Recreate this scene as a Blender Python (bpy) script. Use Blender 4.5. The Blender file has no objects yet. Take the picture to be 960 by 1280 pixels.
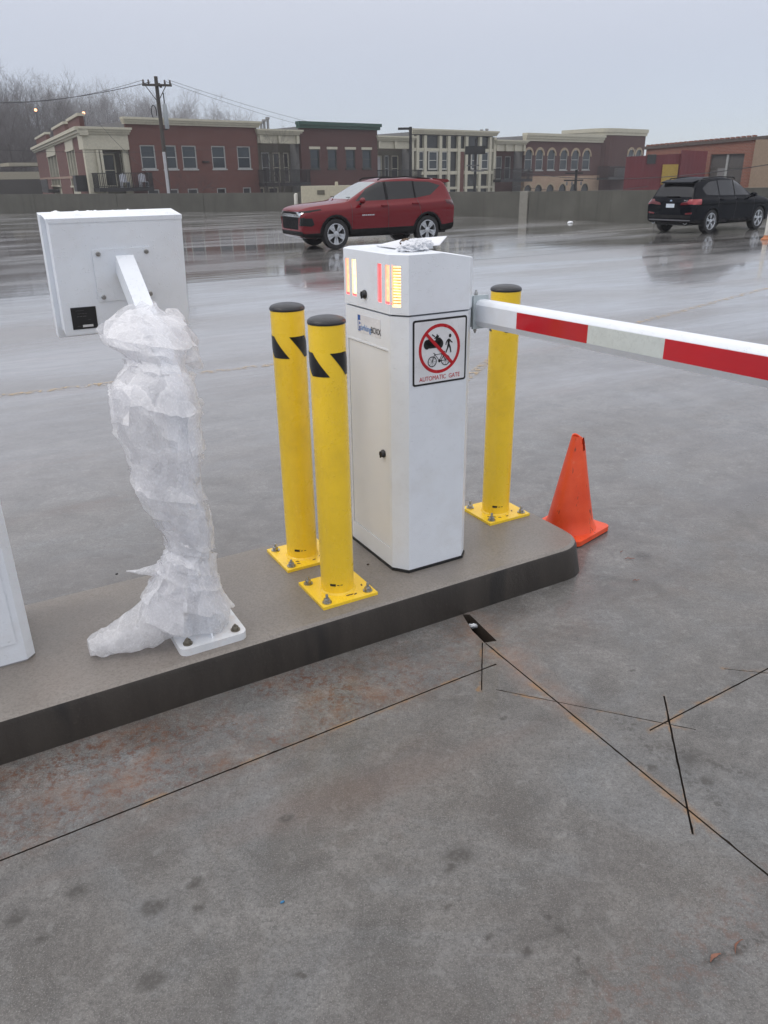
import bpy, bmesh, math, random
from mathutils import Vector, Matrix, noise as mnoise
from math import radians, sin, cos, tan, atan, atan2, pi, hypot, sqrt
C = bpy.context.scene.collection
SC = bpy.context.scene
# ------------------------------------------------------------------ camera, sky, sun, exposure
FOC, EYE = 961.0, 1.68                       # focal length in photo pixels, eye height above the deck
PITCH, ROLL = radians(23.566), radians(0.832)
fw = Vector((0, cos(PITCH), -sin(PITCH))); rt = Vector((1, 0, 0)); up = rt.cross(fw)
CR = rt*cos(ROLL) - up*sin(ROLL); CU = rt*sin(ROLL) + up*cos(ROLL)
cam = bpy.data.cameras.new('camera'); cam.sensor_fit = 'HORIZONTAL'; cam.sensor_width = 36
cam.lens = 36*FOC/960; cam.clip_start = .05; cam.clip_end = 3000
co = bpy.data.objects.new('camera', cam); C.objects.link(co); SC.camera = co
m3 = Matrix((CR, CU, -fw)).transposed()
co.matrix_world = Matrix.Translation((0, 0, EYE)) @ m3.to_4x4()

SUN_EL, SUN_AZ = radians(48), radians(250)
w = bpy.data.worlds.new('World'); SC.world = w; w.use_nodes = True
nt = w.node_tree; nt.nodes.clear()
def wn(t, **k):
    n = nt.nodes.new(t)
    for a, b in k.items(): setattr(n, a, b)
    return n
sky = wn('ShaderNodeTexSky', sky_type='NISHITA', sun_disc=False, sun_elevation=SUN_EL, sun_rotation=SUN_AZ, air_density=.6, dust_density=.3)
b1 = wn('ShaderNodeBackground'); b1.inputs['Strength'].default_value = .05
nt.links.new(sky.outputs[0], b1.inputs[0])
geo = wn('ShaderNodeNewGeometry'); sep = wn('ShaderNodeSeparateXYZ')        # overcast: brighter towards the zenith
nt.links.new(geo.outputs['Incoming'], sep.inputs[0])
ab = wn('ShaderNodeMath', operation='ABSOLUTE'); nt.links.new(sep.outputs['Z'], ab.inputs[0])
pw = wn('ShaderNodeMath', operation='POWER'); nt.links.new(ab.outputs[0], pw.inputs[0]); pw.inputs[1].default_value = 1.0
tcw = wn('ShaderNodeMapping'); nt.links.new(geo.outputs['Incoming'], tcw.inputs[0]); tcw.inputs['Scale'].default_value = (1, 1, 3.5)
cl = wn('ShaderNodeTexNoise'); cl.inputs['Scale'].default_value = 1.6; cl.inputs['Detail'].default_value = 3
nt.links.new(tcw.outputs[0], cl.inputs['Vector'])
ad = wn('ShaderNodeMath', operation='MULTIPLY_ADD'); nt.links.new(cl.outputs['Fac'], ad.inputs[0]); ad.inputs[1].default_value = .06
nt.links.new(pw.outputs[0], ad.inputs[2])
rp = wn('ShaderNodeMix', data_type='RGBA'); nt.links.new(ad.outputs[0], rp.inputs['Factor'])
rp.inputs['A'].default_value = (.325, .328, .365, 1); rp.inputs['B'].default_value = (1.56, 1.53, 1.52, 1)
b2 = wn('ShaderNodeBackground'); nt.links.new(rp.outputs['Result'], b2.inputs[0]); b2.inputs['Strength'].default_value = .95
sm = wn('ShaderNodeAddShader'); nt.links.new(b1.outputs[0], sm.inputs[0]); nt.links.new(b2.outputs[0], sm.inputs[1])
wo = wn('ShaderNodeOutputWorld'); nt.links.new(sm.outputs[0], wo.inputs[0])
sl = bpy.data.lights.new('sun', 'SUN'); sl.energy = .7; sl.angle = radians(25); sl.color = (1, .93, .85)
so = bpy.data.objects.new('sun', sl); C.objects.link(so)
so.rotation_euler = (pi/2 - SUN_EL, 0, pi - SUN_AZ)
SC.view_settings.view_transform = 'Standard'; SC.view_settings.look = 'None'; SC.view_settings.gamma = 1
SC.view_settings.exposure = 0.05
SC.cycles.max_bounces = 6; SC.cycles.volume_bounces = 0; SC.cycles.transparent_max_bounces = 8
SC.cycles.use_denoising = True
# ------------------------------------------------------------------ measuring helpers
def ray(x, y): return (fw*FOC + CR*(x-480) - CU*(y-640)).normalized()
def gp(x, y, z=0):
    v = ray(x, y); return Vector((0, 0, EYE)) + v*((z-EYE)/v.z)
TH = radians(29.4); E1 = Vector((cos(TH), sin(TH), 0)); E2 = Vector((-sin(TH), cos(TH), 0))
def W(u, v, z=0.): return E1*u + E2*v + Vector((0, 0, z))       # island frame: u along it, v across it
def uvof(p): return (p.dot(E1), p.dot(E2))
LA, LB = gp(600, 325), gp(950, 297); LD = (LB-LA).normalized(); LN = Vector((-LD.y, LD.x, 0)); LC = LN.dot(LA); SLOPE = .005
def gfar(x, y):                              # a point of the far deck, which falls away beyond the joint
    r = ray(x, y); t = (SLOPE*LC - EYE)/(r.z + SLOPE*LN.dot(r)); return Vector((0, 0, EYE)) + r*t
def deck_z(p): return min(0, -SLOPE*(LN.dot(Vector((p[0], p[1], 0))) - LC))
# ------------------------------------------------------------------ materials
MC = {}
def lnk(t, a, b): t.links.new(a, b)
class N:
    """tiny shader-graph helper"""
    def __init__(s, m): s.t = m.node_tree; s.m = m
    def n(s, typ, **k):
        n = s.t.nodes.new(typ)
        for a, b in k.items(): setattr(n, a, b)
        return n
    def put(s, sock, v):
        if hasattr(v, 'links') or isinstance(v, bpy.types.NodeSocket): s.t.links.new(v, sock)
        else: sock.default_value = v
    def coord(s, scale=(1, 1, 1), rot=0, loc=(0, 0, 0)):
        tc = s.n('ShaderNodeTexCoord'); mp = s.n('ShaderNodeMapping'); s.t.links.new(tc.outputs['Object'], mp.inputs[0])
        mp.inputs['Scale'].default_value = scale; mp.inputs['Rotation'].default_value = (0, 0, rot); mp.inputs['Location'].default_value = loc
        return mp.outputs[0]
    def noise(s, sc, det=3, rough=.55, vec=None, dist=0, out='Fac'):
        n = s.n('ShaderNodeTexNoise'); n.inputs['Scale'].default_value = sc; n.inputs['Detail'].default_value = det
        n.inputs['Roughness'].default_value = rough; n.inputs['Distortion'].default_value = dist
        s.put(n.inputs['Vector'], vec if vec is not None else s.coord()); return n.outputs[out]
    def vor(s, sc, vec=None, feat='F1'):
        n = s.n('ShaderNodeTexVoronoi', feature=feat); n.inputs['Scale'].default_value = sc
        s.put(n.inputs['Vector'], vec if vec is not None else s.coord()); return n.outputs['Distance']
    def m2(s, op, a, b=0., c=0., clamp=False):
        n = s.n('ShaderNodeMath', operation=op); n.use_clamp = clamp
        s.put(n.inputs[0], a); s.put(n.inputs[1], b); s.put(n.inputs[2], c); return n.outputs[0]
    def ramp(s, v, a, b, lo=0., hi=1.):
        n = s.n('ShaderNodeMapRange'); n.clamp = True; s.put(n.inputs[0], v)
        n.inputs[1].default_value = a; n.inputs[2].default_value = b; n.inputs[3].default_value = lo; n.inputs[4].default_value = hi
        return n.outputs[0]
    def mix(s, f, a, b, mode='MIX'):
        n = s.n('ShaderNodeMix', data_type='RGBA', blend_type=mode)
        s.put(n.inputs['Factor'], f)
        for k, v in (('A', a), ('B', b)):
            i = n.inputs[[j for j, q in enumerate(n.inputs) if q.name == k and q.type == 'RGBA'][0]]
            s.put(i, v if not isinstance(v, tuple) else (*v[:3], 1))
        return [o for o in n.outputs if o.type == 'RGBA'][0]
    def bump(s, h, st=.3, dist=.01, nrm=None):
        n = s.n('ShaderNodeBump'); n.inputs['Strength'].default_value = st; n.inputs['Distance'].default_value = dist
        s.put(n.inputs['Height'], h)
        if nrm is not None: s.put(n.inputs['Normal'], nrm)
        return n.outputs[0]
def new_mat(name):
    m = bpy.data.materials.new(name); m.use_nodes = True
    h = N(m); b = m.node_tree.nodes['Principled BSDF']; return m, h, b
def mat(name, col, rough=.5, metal=0., var=.12, vs=8., bump=0., bs=60., spec=.5, coat=0., wet=0., dirt=None, ds=3.):
    """painted / plain surface with slight tonal drift, optional grain, drops and dirt"""
    if name in MC: return MC[name]
    m, h, b = new_mat(name)
    n1 = h.noise(vs, 4)
    c = h.mix(h.ramp(n1, .3, .7), tuple(x*(1-var) for x in col), tuple(min(1, x*(1+var*.5)) for x in col))
    if dirt:
        c = h.mix(h.ramp(h.noise(ds, 5, .65), .52, .75, 0, dirt[3]), c, dirt[:3])
    h.put(b.inputs['Base Color'], c)
    h.put(b.inputs['Roughness'], h.ramp(h.noise(vs*2.3, 3), .3, .7, max(.02, rough*.8), min(1, rough*1.2)))
    b.inputs['Metallic'].default_value = metal; b.inputs['Specular IOR Level'].default_value = spec
    b.inputs['Coat Weight'].default_value = coat; b.inputs['Coat Roughness'].default_value = .05
    nr = None
    if bump: nr = h.bump(h.noise(bs, 3), bump, .004)
    if wet:                                   # standing rain drops
        d = h.ramp(h.vor(wet), .12, .34, 1, 0)
        mk = h.ramp(h.noise(wet*.35, 2), .5, .56)
        nr = h.bump(h.m2('MULTIPLY', d, mk), .8, .0015, nr)
    if nr is not None: h.put(b.inputs['Normal'], nr)
    MC[name] = m; return m
def emit(name, col, st):
    m, h, b = new_mat(name); b.inputs['Base Color'].default_value = (*col, 1); b.inputs['Emission Color'].default_value = (*col, 1)
    h.put(b.inputs['Emission Strength'], h.ramp(h.noise(60, 2), .3, .7, st*.75, st*1.15)); MC[name] = m; return m
WHITE = mat('white powder coat', (.78, .815, .86), .35, var=.03, bump=.08, bs=400, dirt=(.55, .52, .48, .25), ds=5, wet=140)
WHITE2 = mat('white powder coat panel', (.765, .785, .81), .38, var=.04, bump=.05, bs=400, dirt=(.6, .54, .48, .15), ds=4)
YEL = mat('safety yellow paint', (.98, .65, .035), .3, var=.06, vs=5, bump=.05, bs=200, dirt=(.55, .36, .05, .25), ds=9, wet=120, coat=.2)
BLK = mat('black rubber', (.022, .023, .027), .35, bump=.3, bs=150, wet=110)
BLKM = mat('matt black', (.012, .012, .013), .55)
BLKP = mat('black plastic', (.02, .02, .022), .35)
STEEL = mat('galvanised steel', (.45, .45, .44), .32, 1., var=.25, vs=80, dirt=(.25, .16, .09, .5), ds=60)
RUSTY = mat('dull anchor steel', (.22, .2, .16), .5, .6, var=.3, vs=80)
CREAM = mat('cream trim paint', (.50, .475, .375), .7, dirt=(.3, .28, .22, .4), ds=1.5)
CREAMD = mat('tan trim paint', (.34, .31, .235), .7)
GREEN = mat('dark green metal coping', (.02, .07, .05), .5)
GLASS = None
# ------------------------------------------------------------------ mesh helpers
def finish(bm, name, m, parent=None, smooth=None, label=None):
    me = bpy.data.meshes.new(name)
    bmesh.ops.recalc_face_normals(bm, faces=bm.faces)
    bm.to_mesh(me); bm.free()
    for q in (m if isinstance(m, (list, tuple)) else [m]): me.materials.append(q)
    if smooth is not None:
        for p in me.polygons: p.use_smooth = True
        me.set_sharp_from_angle(angle=radians(smooth))
    o = bpy.data.objects.new(name, me); C.objects.link(o)
    if parent: o.parent = parent
    if label: o['label'] = label
    return o
def tag(o, label=None, cat=None, group=None, kind=None):
    if label: o['label'] = label
    if cat: o['category'] = cat
    if group: o['group'] = group
    if kind: o['kind'] = kind
    return o
def empty(name, loc, rz=0., label=None, cat=None, group=None):
    o = bpy.data.objects.new(name, None); C.objects.link(o); o.location = loc; o.rotation_euler = (0, 0, rz); o.empty_display_size = .1
    return tag(o, label, cat, group)
def children(o): return [c for c in bpy.data.objects if c.parent == o]
def copy_tree(o, parent=None):
    c = o.copy(); C.objects.link(c); c.parent = parent
    for ch in children(o): copy_tree(ch, c)
    return c
def box(bm, x0, x1, y0, y1, z0, z1, mi=0, M=None):
    vs = [bm.verts.new(Vector(p) if M is None else M @ Vector(p)) for p in ((x0, y0, z0), (x1, y0, z0), (x1, y1, z0), (x0, y1, z0), (x0, y0, z1), (x1, y0, z1), (x1, y1, z1), (x0, y1, z1))]
    for f in ((3, 2, 1, 0), (4, 5, 6, 7), (0, 1, 5, 4), (1, 2, 6, 5), (2, 3, 7, 6), (3, 0, 4, 7)):
        bm.faces.new([vs[i] for i in f]).material_index = mi
def prism(bm, pts, a, b, fn, mi=0):
    """polygon pts swept from a to b; fn(p, q, t) -> 3-D"""
    lo = [bm.verts.new(fn(p[0], p[1], a)) for p in pts]; hi = [bm.verts.new(fn(p[0], p[1], b)) for p in pts]; n = len(pts)
    bm.faces.new(lo[::-1]).material_index = mi; bm.faces.new(hi).material_index = mi
    for i in range(n): bm.faces.new((lo[i], lo[(i+1) % n], hi[(i+1) % n], hi[i])).material_index = mi
XY = lambda p, q, t: Vector((p, q, t)); XZ = lambda p, q, t: Vector((p, t, q)); YZ = lambda p, q, t: Vector((t, p, q))
def lathe(bm, prof, n=24, M=None, mi=0, caps=True):
    rings = []
    for r, z in prof:
        rings.append([bm.verts.new((M or Matrix()) @ Vector((r*cos(2*pi*i/n), r*sin(2*pi*i/n), z))) for i in range(n)])
    for a, b in zip(rings, rings[1:]):
        for i in range(n): bm.faces.new((a[i], a[(i+1) % n], b[(i+1) % n], b[i])).material_index = mi
    if caps:
        bm.faces.new(rings[0][::-1]).material_index = mi; bm.faces.new(rings[-1]).material_index = mi
def tube(bm, pts, r, n=8, caps=True):
    pts = [Vector(p) for p in pts]; rings = []
    for i, p in enumerate(pts):
        d = (pts[min(i+1, len(pts)-1)] - pts[max(i-1, 0)]).normalized()
        a = d.cross(Vector((0, 0, 1)) if abs(d.z) < .9 else Vector((1, 0, 0))).normalized(); b = d.cross(a)
        rr = r[i] if isinstance(r, (list, tuple)) else r
        rings.append([bm.verts.new(p + a*rr*cos(2*pi*k/n) + b*rr*sin(2*pi*k/n)) for k in range(n)])
    for a, b in zip(rings, rings[1:]):
        for i in range(n): bm.faces.new((a[i], a[(i+1) % n], b[(i+1) % n], b[i]))
    if caps: bm.faces.new(rings[0]); bm.faces.new(rings[-1][::-1])
def bevel(bm, w, seg=2, ang=30):
    es = [e for e in bm.edges if len(e.link_faces) == 2 and e.calc_face_angle(0) > radians(ang)]
    bmesh.ops.bevel(bm, geom=es, offset=w, segments=seg, profile=.6, affect='EDGES', clamp_overlap=True)
def text(name, s, size, m, parent, loc, rot, ext=.0004, align='LEFT', sx=1.):
    cu = bpy.data.curves.new(name, 'FONT'); cu.body = s; cu.size = size; cu.extrude = ext; cu.align_x = align
    t = bpy.data.objects.new('tmp', cu); C.objects.link(t)
    dg = bpy.context.evaluated_depsgraph_get(); me = bpy.data.meshes.new_from_object(t.evaluated_get(dg)); bpy.data.objects.remove(t)
    me.materials.clear(); me.materials.append(m); me.name = name
    o = bpy.data.objects.new(name, me); C.objects.link(o); o.parent = parent; o.location = loc; o.rotation_euler = rot; o.scale = (sx, 1, 1)
    return o
# ------------------------------------------------------------------ the deck
JOINTS = [((0, 1076), (620, 830)), ((607, 804), (960, 1094)), ((603, 803), (602, 863)), ((830, 870), (866, 1043)), ((812, 913), (965, 833)), ((620, 862), (870, 912)), ((905, 836), (975, 843))]
JW = [.0058, .0058, .0042, .0058, .0052, .0032, .0032]
def ext_line(a, b, k0, k1):
    a, b = gp(*a), gp(*b); d = (b-a); return a - d*k0, b + d*k1
JL = []
for i, (a, b) in enumerate(JOINTS):
    k0, k1 = {0: (2.5, 0), 1: (0, 1.6), 4: (0, 6)}.get(i, (0, 0)); JL.append(ext_line(a, b, k0, k1))
def seg_dist(h, pos, a, b):
    """distance from pos to a segment, as shader nodes"""
    ab = b - a; L2 = ab.length_squared
    s1 = h.n('ShaderNodeVectorMath', operation='SUBTRACT'); h.put(s1.inputs[0], pos); s1.inputs[1].default_value = (a.x, a.y, 0)
    dt = h.n('ShaderNodeVectorMath', operation='DOT_PRODUCT'); h.put(dt.inputs[0], s1.outputs[0]); dt.inputs[1].default_value = (ab.x/L2, ab.y/L2, 0)
    t = h.m2('ADD', dt.outputs['Value'], 0, clamp=True)
    sc = h.n('ShaderNodeVectorMath', operation='SCALE'); sc.inputs[0].default_value = (ab.x, ab.y, 0); h.put(sc.inputs['Scale'], t)
    s2 = h.n('ShaderNodeVectorMath', operation='DISTANCE'); h.put(s2.inputs[0], s1.outputs[0]); h.put(s2.inputs[1], sc.outputs[0])
    return s2.outputs['Value']
def concrete(name, near):
    m, h, b = new_mat(name)
    P = h.coord(); R = h.coord(rot=-TH)                             # R: x runs along the island
    st = h.n('ShaderNodeMapping'); h.put(st.inputs[0], R); st.inputs['Scale'].default_value = (.22, 1.0, 1)
    big = h.noise(.8, 4, .6, P); mid = h.noise(4.5, 6, .68, P, .6); fine = h.noise(48, 5, .75, P); grit = h.noise(260, 3, .7, P); pore = h.noise(120, 3, .65, P)
    strk = h.noise(1.3, 6, .62, st.outputs[0], .8)
    c = h.mix(h.ramp(mid, .36, .66), (.094, .092, .088), (.212, .206, .197))
    c = h.mix(h.ramp(big, .38, .62, 0, .42), c, (.165, .145, .125))
    c = h.mix(h.ramp(h.noise(1.8, 6, .65, P, 1.0), .48, .66, 0, .6), c, (.19, .20, .205))
    c = h.mix(h.ramp(fine, .42, .66, 0, .55), c, (.075, .071, .068))
    c = h.mix(h.ramp(pore, .46, .62, 0, .42), c, (.055, .052, .05))
    c = h.mix(h.ramp(grit, .54, .66, 0, .50), c, (.36, .35, .33))
    c = h.mix(h.ramp(h.noise(22, 5, .7, P, .5), .55, .68, 0, .30), c, (.30, .30, .29))
    if near: c = h.mix(h.ramp(h.noise(2.6, 8, .78, P, .3), .46, .60, 0, .22), c, (.07, .064, .06))
    c = h.mix(h.ramp(strk, .5, .68, 0, .45 if near else .75), c, (.085, .078, .078))
    c = h.mix(h.ramp(h.noise(.9, 5, .6, st.outputs[0]), .56, .70, 0, .5), c, (.16, .095, .07))
    wetn = h.noise(.55, 5, .58, st.outputs[0], .5)
    if near:
        sx = h.n('ShaderNodeSeparateXYZ'); h.put(sx.inputs[0], R); v = sx.outputs['Y']; u = sx.outputs['X']
        # scaling and rust beside the kerb, and along the walked band
        band = h.m2('MULTIPLY', h.ramp(v, 1.8, 1.95), h.ramp(v, 2.2, 2.3, 1, 0)); band = h.m2('MULTIPLY', band, h.ramp(h.noise(2.1, 3, .6, P), .36, .52)); band = h.m2('MULTIPLY', band, h.ramp(u, .9, 1.9, 1, .12))
        c = h.mix(h.m2('MULTIPLY', band, h.ramp(h.noise(34, 6, .8, P, .0), .49, .58, 0, .75)), c, (.105, .042, .024))
        c = h.mix(h.m2('MULTIPLY', band, h.ramp(h.noise(7, 4, .6, P), .45, .7, 0, .35)), c, (.27, .15, .09))
        b2_ = h.m2('MULTIPLY', h.ramp(v, .60, .70), h.ramp(v, .74, .86, 1, 0))
        c = h.mix(h.m2('MULTIPLY', b2_, h.ramp(h.noise(24, 5, .75, P), .5, .6, 0, .35)), c, (.17, .09, .065))
        # rust bleeding out of the saw cuts
        wob = h.n('ShaderNodeVectorMath', operation='ADD'); ns = h.n('ShaderNodeVectorMath', operation='SCALE'); nz = h.noise(9, 4, .7, P, 0, 'Color')
        h.put(ns.inputs[0], nz); ns.inputs['Scale'].default_value = .07; h.put(wob.inputs[0], P); h.put(wob.inputs[1], ns.outputs[0])
        off = h.n('ShaderNodeVectorMath', operation='ADD'); h.put(off.inputs[0], wob.outputs[0]); off.inputs[1].default_value = (-.035, -.035, -.035)
        fl = h.n('ShaderNodeVectorMath', operation='MULTIPLY'); h.put(fl.inputs[0], off.outputs[0]); fl.inputs[1].default_value = (1, 1, 0)
        tot = None
        for (a, q), wd in zip(JL, (.014, .026, .012, .007, .016, .010, .012)):
            k = h.ramp(seg_dist(h, fl.outputs[0], a, q), 0, wd, 1, 0); tot = k if tot is None else h.m2('MAXIMUM', tot, k)
        tot = h.m2('MULTIPLY', tot, h.ramp(h.noise(4.5, 4, .7, P), .46, .60, 0, .8))
        c = h.mix(tot, c, (.27, .15, .06))
        a1, a2 = gp(588, 775), gp(700, 880)
        k = h.m2('MULTIPLY', h.ramp(seg_dist(h, fl.outputs[0], a1, a2), .0, .1, 1, 0), h.ramp(h.noise(5, 4, .6, P), .4, .7, 0, .6)); c = h.mix(k, c, (.28, .14, .08))
        # spots and dark smears (positions on the floor)
        dk = None
        for px, py, r in ((570, 1068, .045), (560, 1088, .018), (93, 1115, .026), (188, 1138, .03), (238, 1105, .018), (248, 1136, .014), (356, 1022, .02), (186, 1227, .022), (14, 1148, .024), (556, 1134, .008), (611, 1176, .010), (655, 1194, .012), (627, 1290, .01), (370, 1217, .01), (47, 1175, .009), (858, 951, .03), (880, 978, .018), (815, 960, .014), (787, 905, .007), (788, 838, .007), (628, 897, .01), (800, 695, .05)):
            g = gp(px, py); k = h.ramp(seg_dist(h, fl.outputs[0], g, g+Vector((.012, .004, 0))), r*.35, r*1.15, .95, 0); dk = k if dk is None else h.m2('MAXIMUM', dk, k)
        for (p0, p1, r) in (((680, 1140), (745, 1232), .014), ((830, 935), (925, 965), .03), ((770, 900), (905, 1010), .02), ((880, 1205), (955, 1170), .012)):
            g, q = gp(*p0), gp(*p1); k = h.m2('MULTIPLY', h.ramp(seg_dist(h, fl.outputs[0], g, q), 0, r*1.4, .95, 0), h.ramp(h.noise(45, 3, .6, P), .48, .56)); dk = h.m2('MAXIMUM', dk, k)
        dk = h.m2('MULTIPLY', dk, h.ramp(h.noise(70, 3, .6, P), .3, .55, .45, 1)); c = h.mix(h.m2('MULTIPLY', dk, .85), c, (.055, .05, .045))
        # tyre / trowel scratches, pale
        sc = h.n('ShaderNodeMapping'); h.put(sc.inputs[0], P); sc.inputs['Rotation'].default_value = (0, 0, radians(52)); sc.inputs['Scale'].default_value = (.6, 14, 1)
        c = h.mix(h.ramp(h.noise(1.6, 3, .5, sc.outputs[0], .4), .68, .74, 0, .10), c, (.42, .43, .45))
        # drier towards the lane in front of the island, wetter beyond it
        reg = h.ramp(h.m2('ADD', v, h.m2('MULTIPLY', wetn, 1.8)), 1.7, 4.2, 0, 1)
        base_r = h.ramp(wetn, .38, .60, .20, .045)
        rg = h.mix(reg, (.42, .42, .42), (0, 0, 0)); sR = h.n('ShaderNodeMix', data_type='FLOAT'); h.put(sR.inputs[0], reg); sR.inputs[2].default_value = .40; h.put(sR.inputs[3], base_r)
        rough = h.m2('MULTIPLY_ADD', fine, .08, sR.outputs[0])
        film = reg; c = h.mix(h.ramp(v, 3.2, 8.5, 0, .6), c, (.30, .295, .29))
        bst = h.ramp(reg, 0, 1, 1, .12)
    else:
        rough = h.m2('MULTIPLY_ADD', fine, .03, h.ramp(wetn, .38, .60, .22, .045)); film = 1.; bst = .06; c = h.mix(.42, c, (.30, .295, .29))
    c = h.mix(h.m2('MULTIPLY', film, .35 if near else .4), c, (.16, .16, .165), 'MULTIPLY') if False else c
    h.put(b.inputs['Base Color'], c); h.put(b.inputs['Roughness'], rough)
    b.inputs['IOR'].default_value = 1.42
    h.put(b.inputs['Coat Weight'], h.m2('MULTIPLY', h.m2('MULTIPLY', film, h.ramp(h.noise(7, 6, .7, st.outputs[0]), .36, .58, .62, 1.)), h.ramp(wetn, .38, .58, .35 if not near else .25, 1.))); b.inputs['Coat Roughness'].default_value = .05; b.inputs['Coat IOR'].default_value = 1.33
    bn = h.n('ShaderNodeBump'); bn.inputs['Distance'].default_value = .003; h.put(bn.inputs['Strength'], bst)
    hh = h.m2('ADD', h.m2('MULTIPLY', grit, .5), fine); h.put(bn.inputs['Height'], hh); h.put(b.inputs['Normal'], bn.outputs[0])
    swl = h.bump(h.noise(3.0, 3, .6, st.outputs[0]), .22, .012, bn.outputs[0] if False else None); h.put(b.inputs['Coat Normal'], swl)
    return m
CON_N = concrete('wet deck concrete', True); CON_F = concrete('wet far deck concrete', False)
DARKC = mat('dark groove', (.032, .022, .015), .8)
bm = bmesh.new()
a, bq = LA - LD*90, LA + LD*90
near_poly = [a, bq, bq - LN*45, a - LN*45]
prism(bm, [(p.x, p.y) for p in near_poly], -.2, 0, XY)
deck = finish(bm, 'deck', [CON_N, DARKC]); tag(deck, 'wet concrete parking deck with saw cuts and rust stains', kind='structure')
# saw cuts and the drain slot are cut out of the slab
def cutter(bmc, a, b, wd, dep=.02):
    d = (b-a).normalized(); n = Vector((-d.y, d.x, 0))*wd/2
    k = max(6, int((b-a).length/.022)); lo_, hi_ = [], []
    for i in range(k+1):
        q = a.lerp(b, i/k); u_ = n.normalized(); e0 = .5*wd*(1+.18*mnoise.noise(q*60)) + max(0, mnoise.noise(q*35+Vector((3, 0, 0)))-.30)*.006; e1 = .5*wd*(1+.18*mnoise.noise(q*60+Vector((0, 7, 0)))) + max(0, mnoise.noise(q*35+Vector((0, 9, 0)))-.30)*.006
        lo_.append(q-u_*e0); hi_.append(q+u_*e1)
    prism(bmc, [(q.x, q.y) for q in lo_ + hi_[::-1]], -dep, .05, XY)
cuts = []
for i, ((a, b), wd) in enumerate(zip(JL, JW)):
    bmc = bmesh.new(); cutter(bmc, a, b, wd, .012+.0011*i); cuts.append(bmc)
bmc = bmesh.new(); dp = [gp(*p) for p in ((578, 768), (587, 768), (621, 801), (605.5, 803.5), (590, 788))]
prism(bmc, [(p.x, p.y) for p in dp], -.07, .05, XY); cuts.append(bmc)
cobs = []
for bmc in cuts:
    k = finish(bmc, 'cut', DARKC); cobs.append(k); md = deck.modifiers.new('b', 'BOOLEAN'); md.operation = 'DIFFERENCE'; md.object = k; md.solver = 'EXACT'
dg = bpy.context.evaluated_depsgraph_get(); me = bpy.data.meshes.new_from_object(deck.evaluated_get(dg)); deck.modifiers.clear(); deck.data = me
for k in cobs: bpy.data.objects.remove(k)
me.materials.clear(); me.materials.append(CON_N); me.materials.append(DARKC)
for p in me.polygons:
    z = p.center.z; p.material_index = 0 if (abs(z) < 1e-4 and p.normal.z > .5) else 1
# a small wad of white plastic lying in the slot
bm = bmesh.new(); g = gp(591, 789, -.045)
bmesh.ops.create_icosphere(bm, subdivisions=3, radius=1)
for v in bm.verts: v.co = Vector((v.co.x*.020, v.co.y*.007, v.co.z*.010))*(1+.6*mnoise.noise(v.co*3)) + Vector((g.x, g.y, -.02))
finish(bm, 'plastic_scrap', mat('white litter', (.7, .72, .75), .4), smooth=60)
tag(bpy.data.objects['plastic_scrap'], 'small white plastic scrap caught in the rusty slot beside the kerb', 'litter')
# far part of the deck, falling away beyond its joint
bm = bmesh.new(); p0 = LA - LD*90 + LN*.03; p1 = LA + LD*90 + LN*.03
vs = []
for p, e in ((p0, 0), (p1, 0), (p1, 75), (p0, 75)):
    q = p + LN*e; vs.append(bm.verts.new((q.x, q.y, deck_z(q) - .0)))
bm.faces.new(vs); far = finish(bm, 'far_deck', CON_F); tag(far, 'far wet parking deck sloping down towards the parapet walls', kind='structure')
bm = bmesh.new(); prism(bm, [((LA-LD*90).x, (LA-LD*90).y), ((LA+LD*90).x, (LA+LD*90).y), (p1.x, p1.y), (p0.x, p0.y)], -.1, -.006, XY)
tag(finish(bm, 'joint_seal', mat('joint sealant', (.04, .04, .042), .5)), 'dark sealed joint across the deck', kind='structure')
# painted stall lines, worn
def paint(name, col, wear):
    m, h, b = new_mat(name); out = h.t.nodes['Material Output']; tr = h.n('ShaderNodeBsdfTransparent'); mx = h.n('ShaderNodeMixShader')
    h.put(b.inputs['Base Color'], (*col, 1)); b.inputs['Roughness'].default_value = .3; b.inputs['Coat Weight'].default_value = .4
    h.put(mx.inputs[0], h.ramp(h.noise(14, 5, .7), wear, wear+.18, .0, .8)); h.put(mx.inputs[1], tr.outputs[0]); h.put(mx.inputs[2], b.outputs[0]); h.put(out.inputs[0], mx.outputs[0]); return m
PY = paint('worn yellow paint', (.50, .32, .09), .46); PW = paint('worn white paint', (.5, .49, .46), .42)
def strip(name, a, b, wd, m, lab, zo=.004):
    d = (b-a).normalized(); n = Vector((-d.y, d.x, 0))*wd/2; bm = bmesh.new(); k = 12; rows = []
    for i in range(k+1):
        p = a.lerp(b, i/k); rows.append([bm.verts.new((q.x, q.y, deck_z(q)+zo)) for q in (p-n, p+n)])
    for r0, r1 in zip(rows, rows[1:]): bm.faces.new((r0[0], r1[0], r1[1], r0[1]))
    return tag(finish(bm, name, m), lab, kind='structure')
strip('stall_line', gp(-150, 512), gp(420, 447), .10, PY, 'worn yellow stall line left of the bollards')
strip('stall_line', gp(577, 478), gp(625, 440), .10, PY, 'worn yellow patch of line beside the gate cabinet')
strip('stall_line', gp(780, 408), gp(960, 360), .10, PY, 'faint yellow line under the gate arm')
for i, (x0, y0, x1, y1) in enumerate(((0, 296, 340, 277), (20, 283, 330, 272), (620, 300, 815, 285))):
    strip('stall_line', gfar(x0, y0), gfar(x1, y1), .12, PW, 'faint white line on the far deck ' + ('left of the red car', 'near the left parapet', 'before the right parapet')[i])
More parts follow.
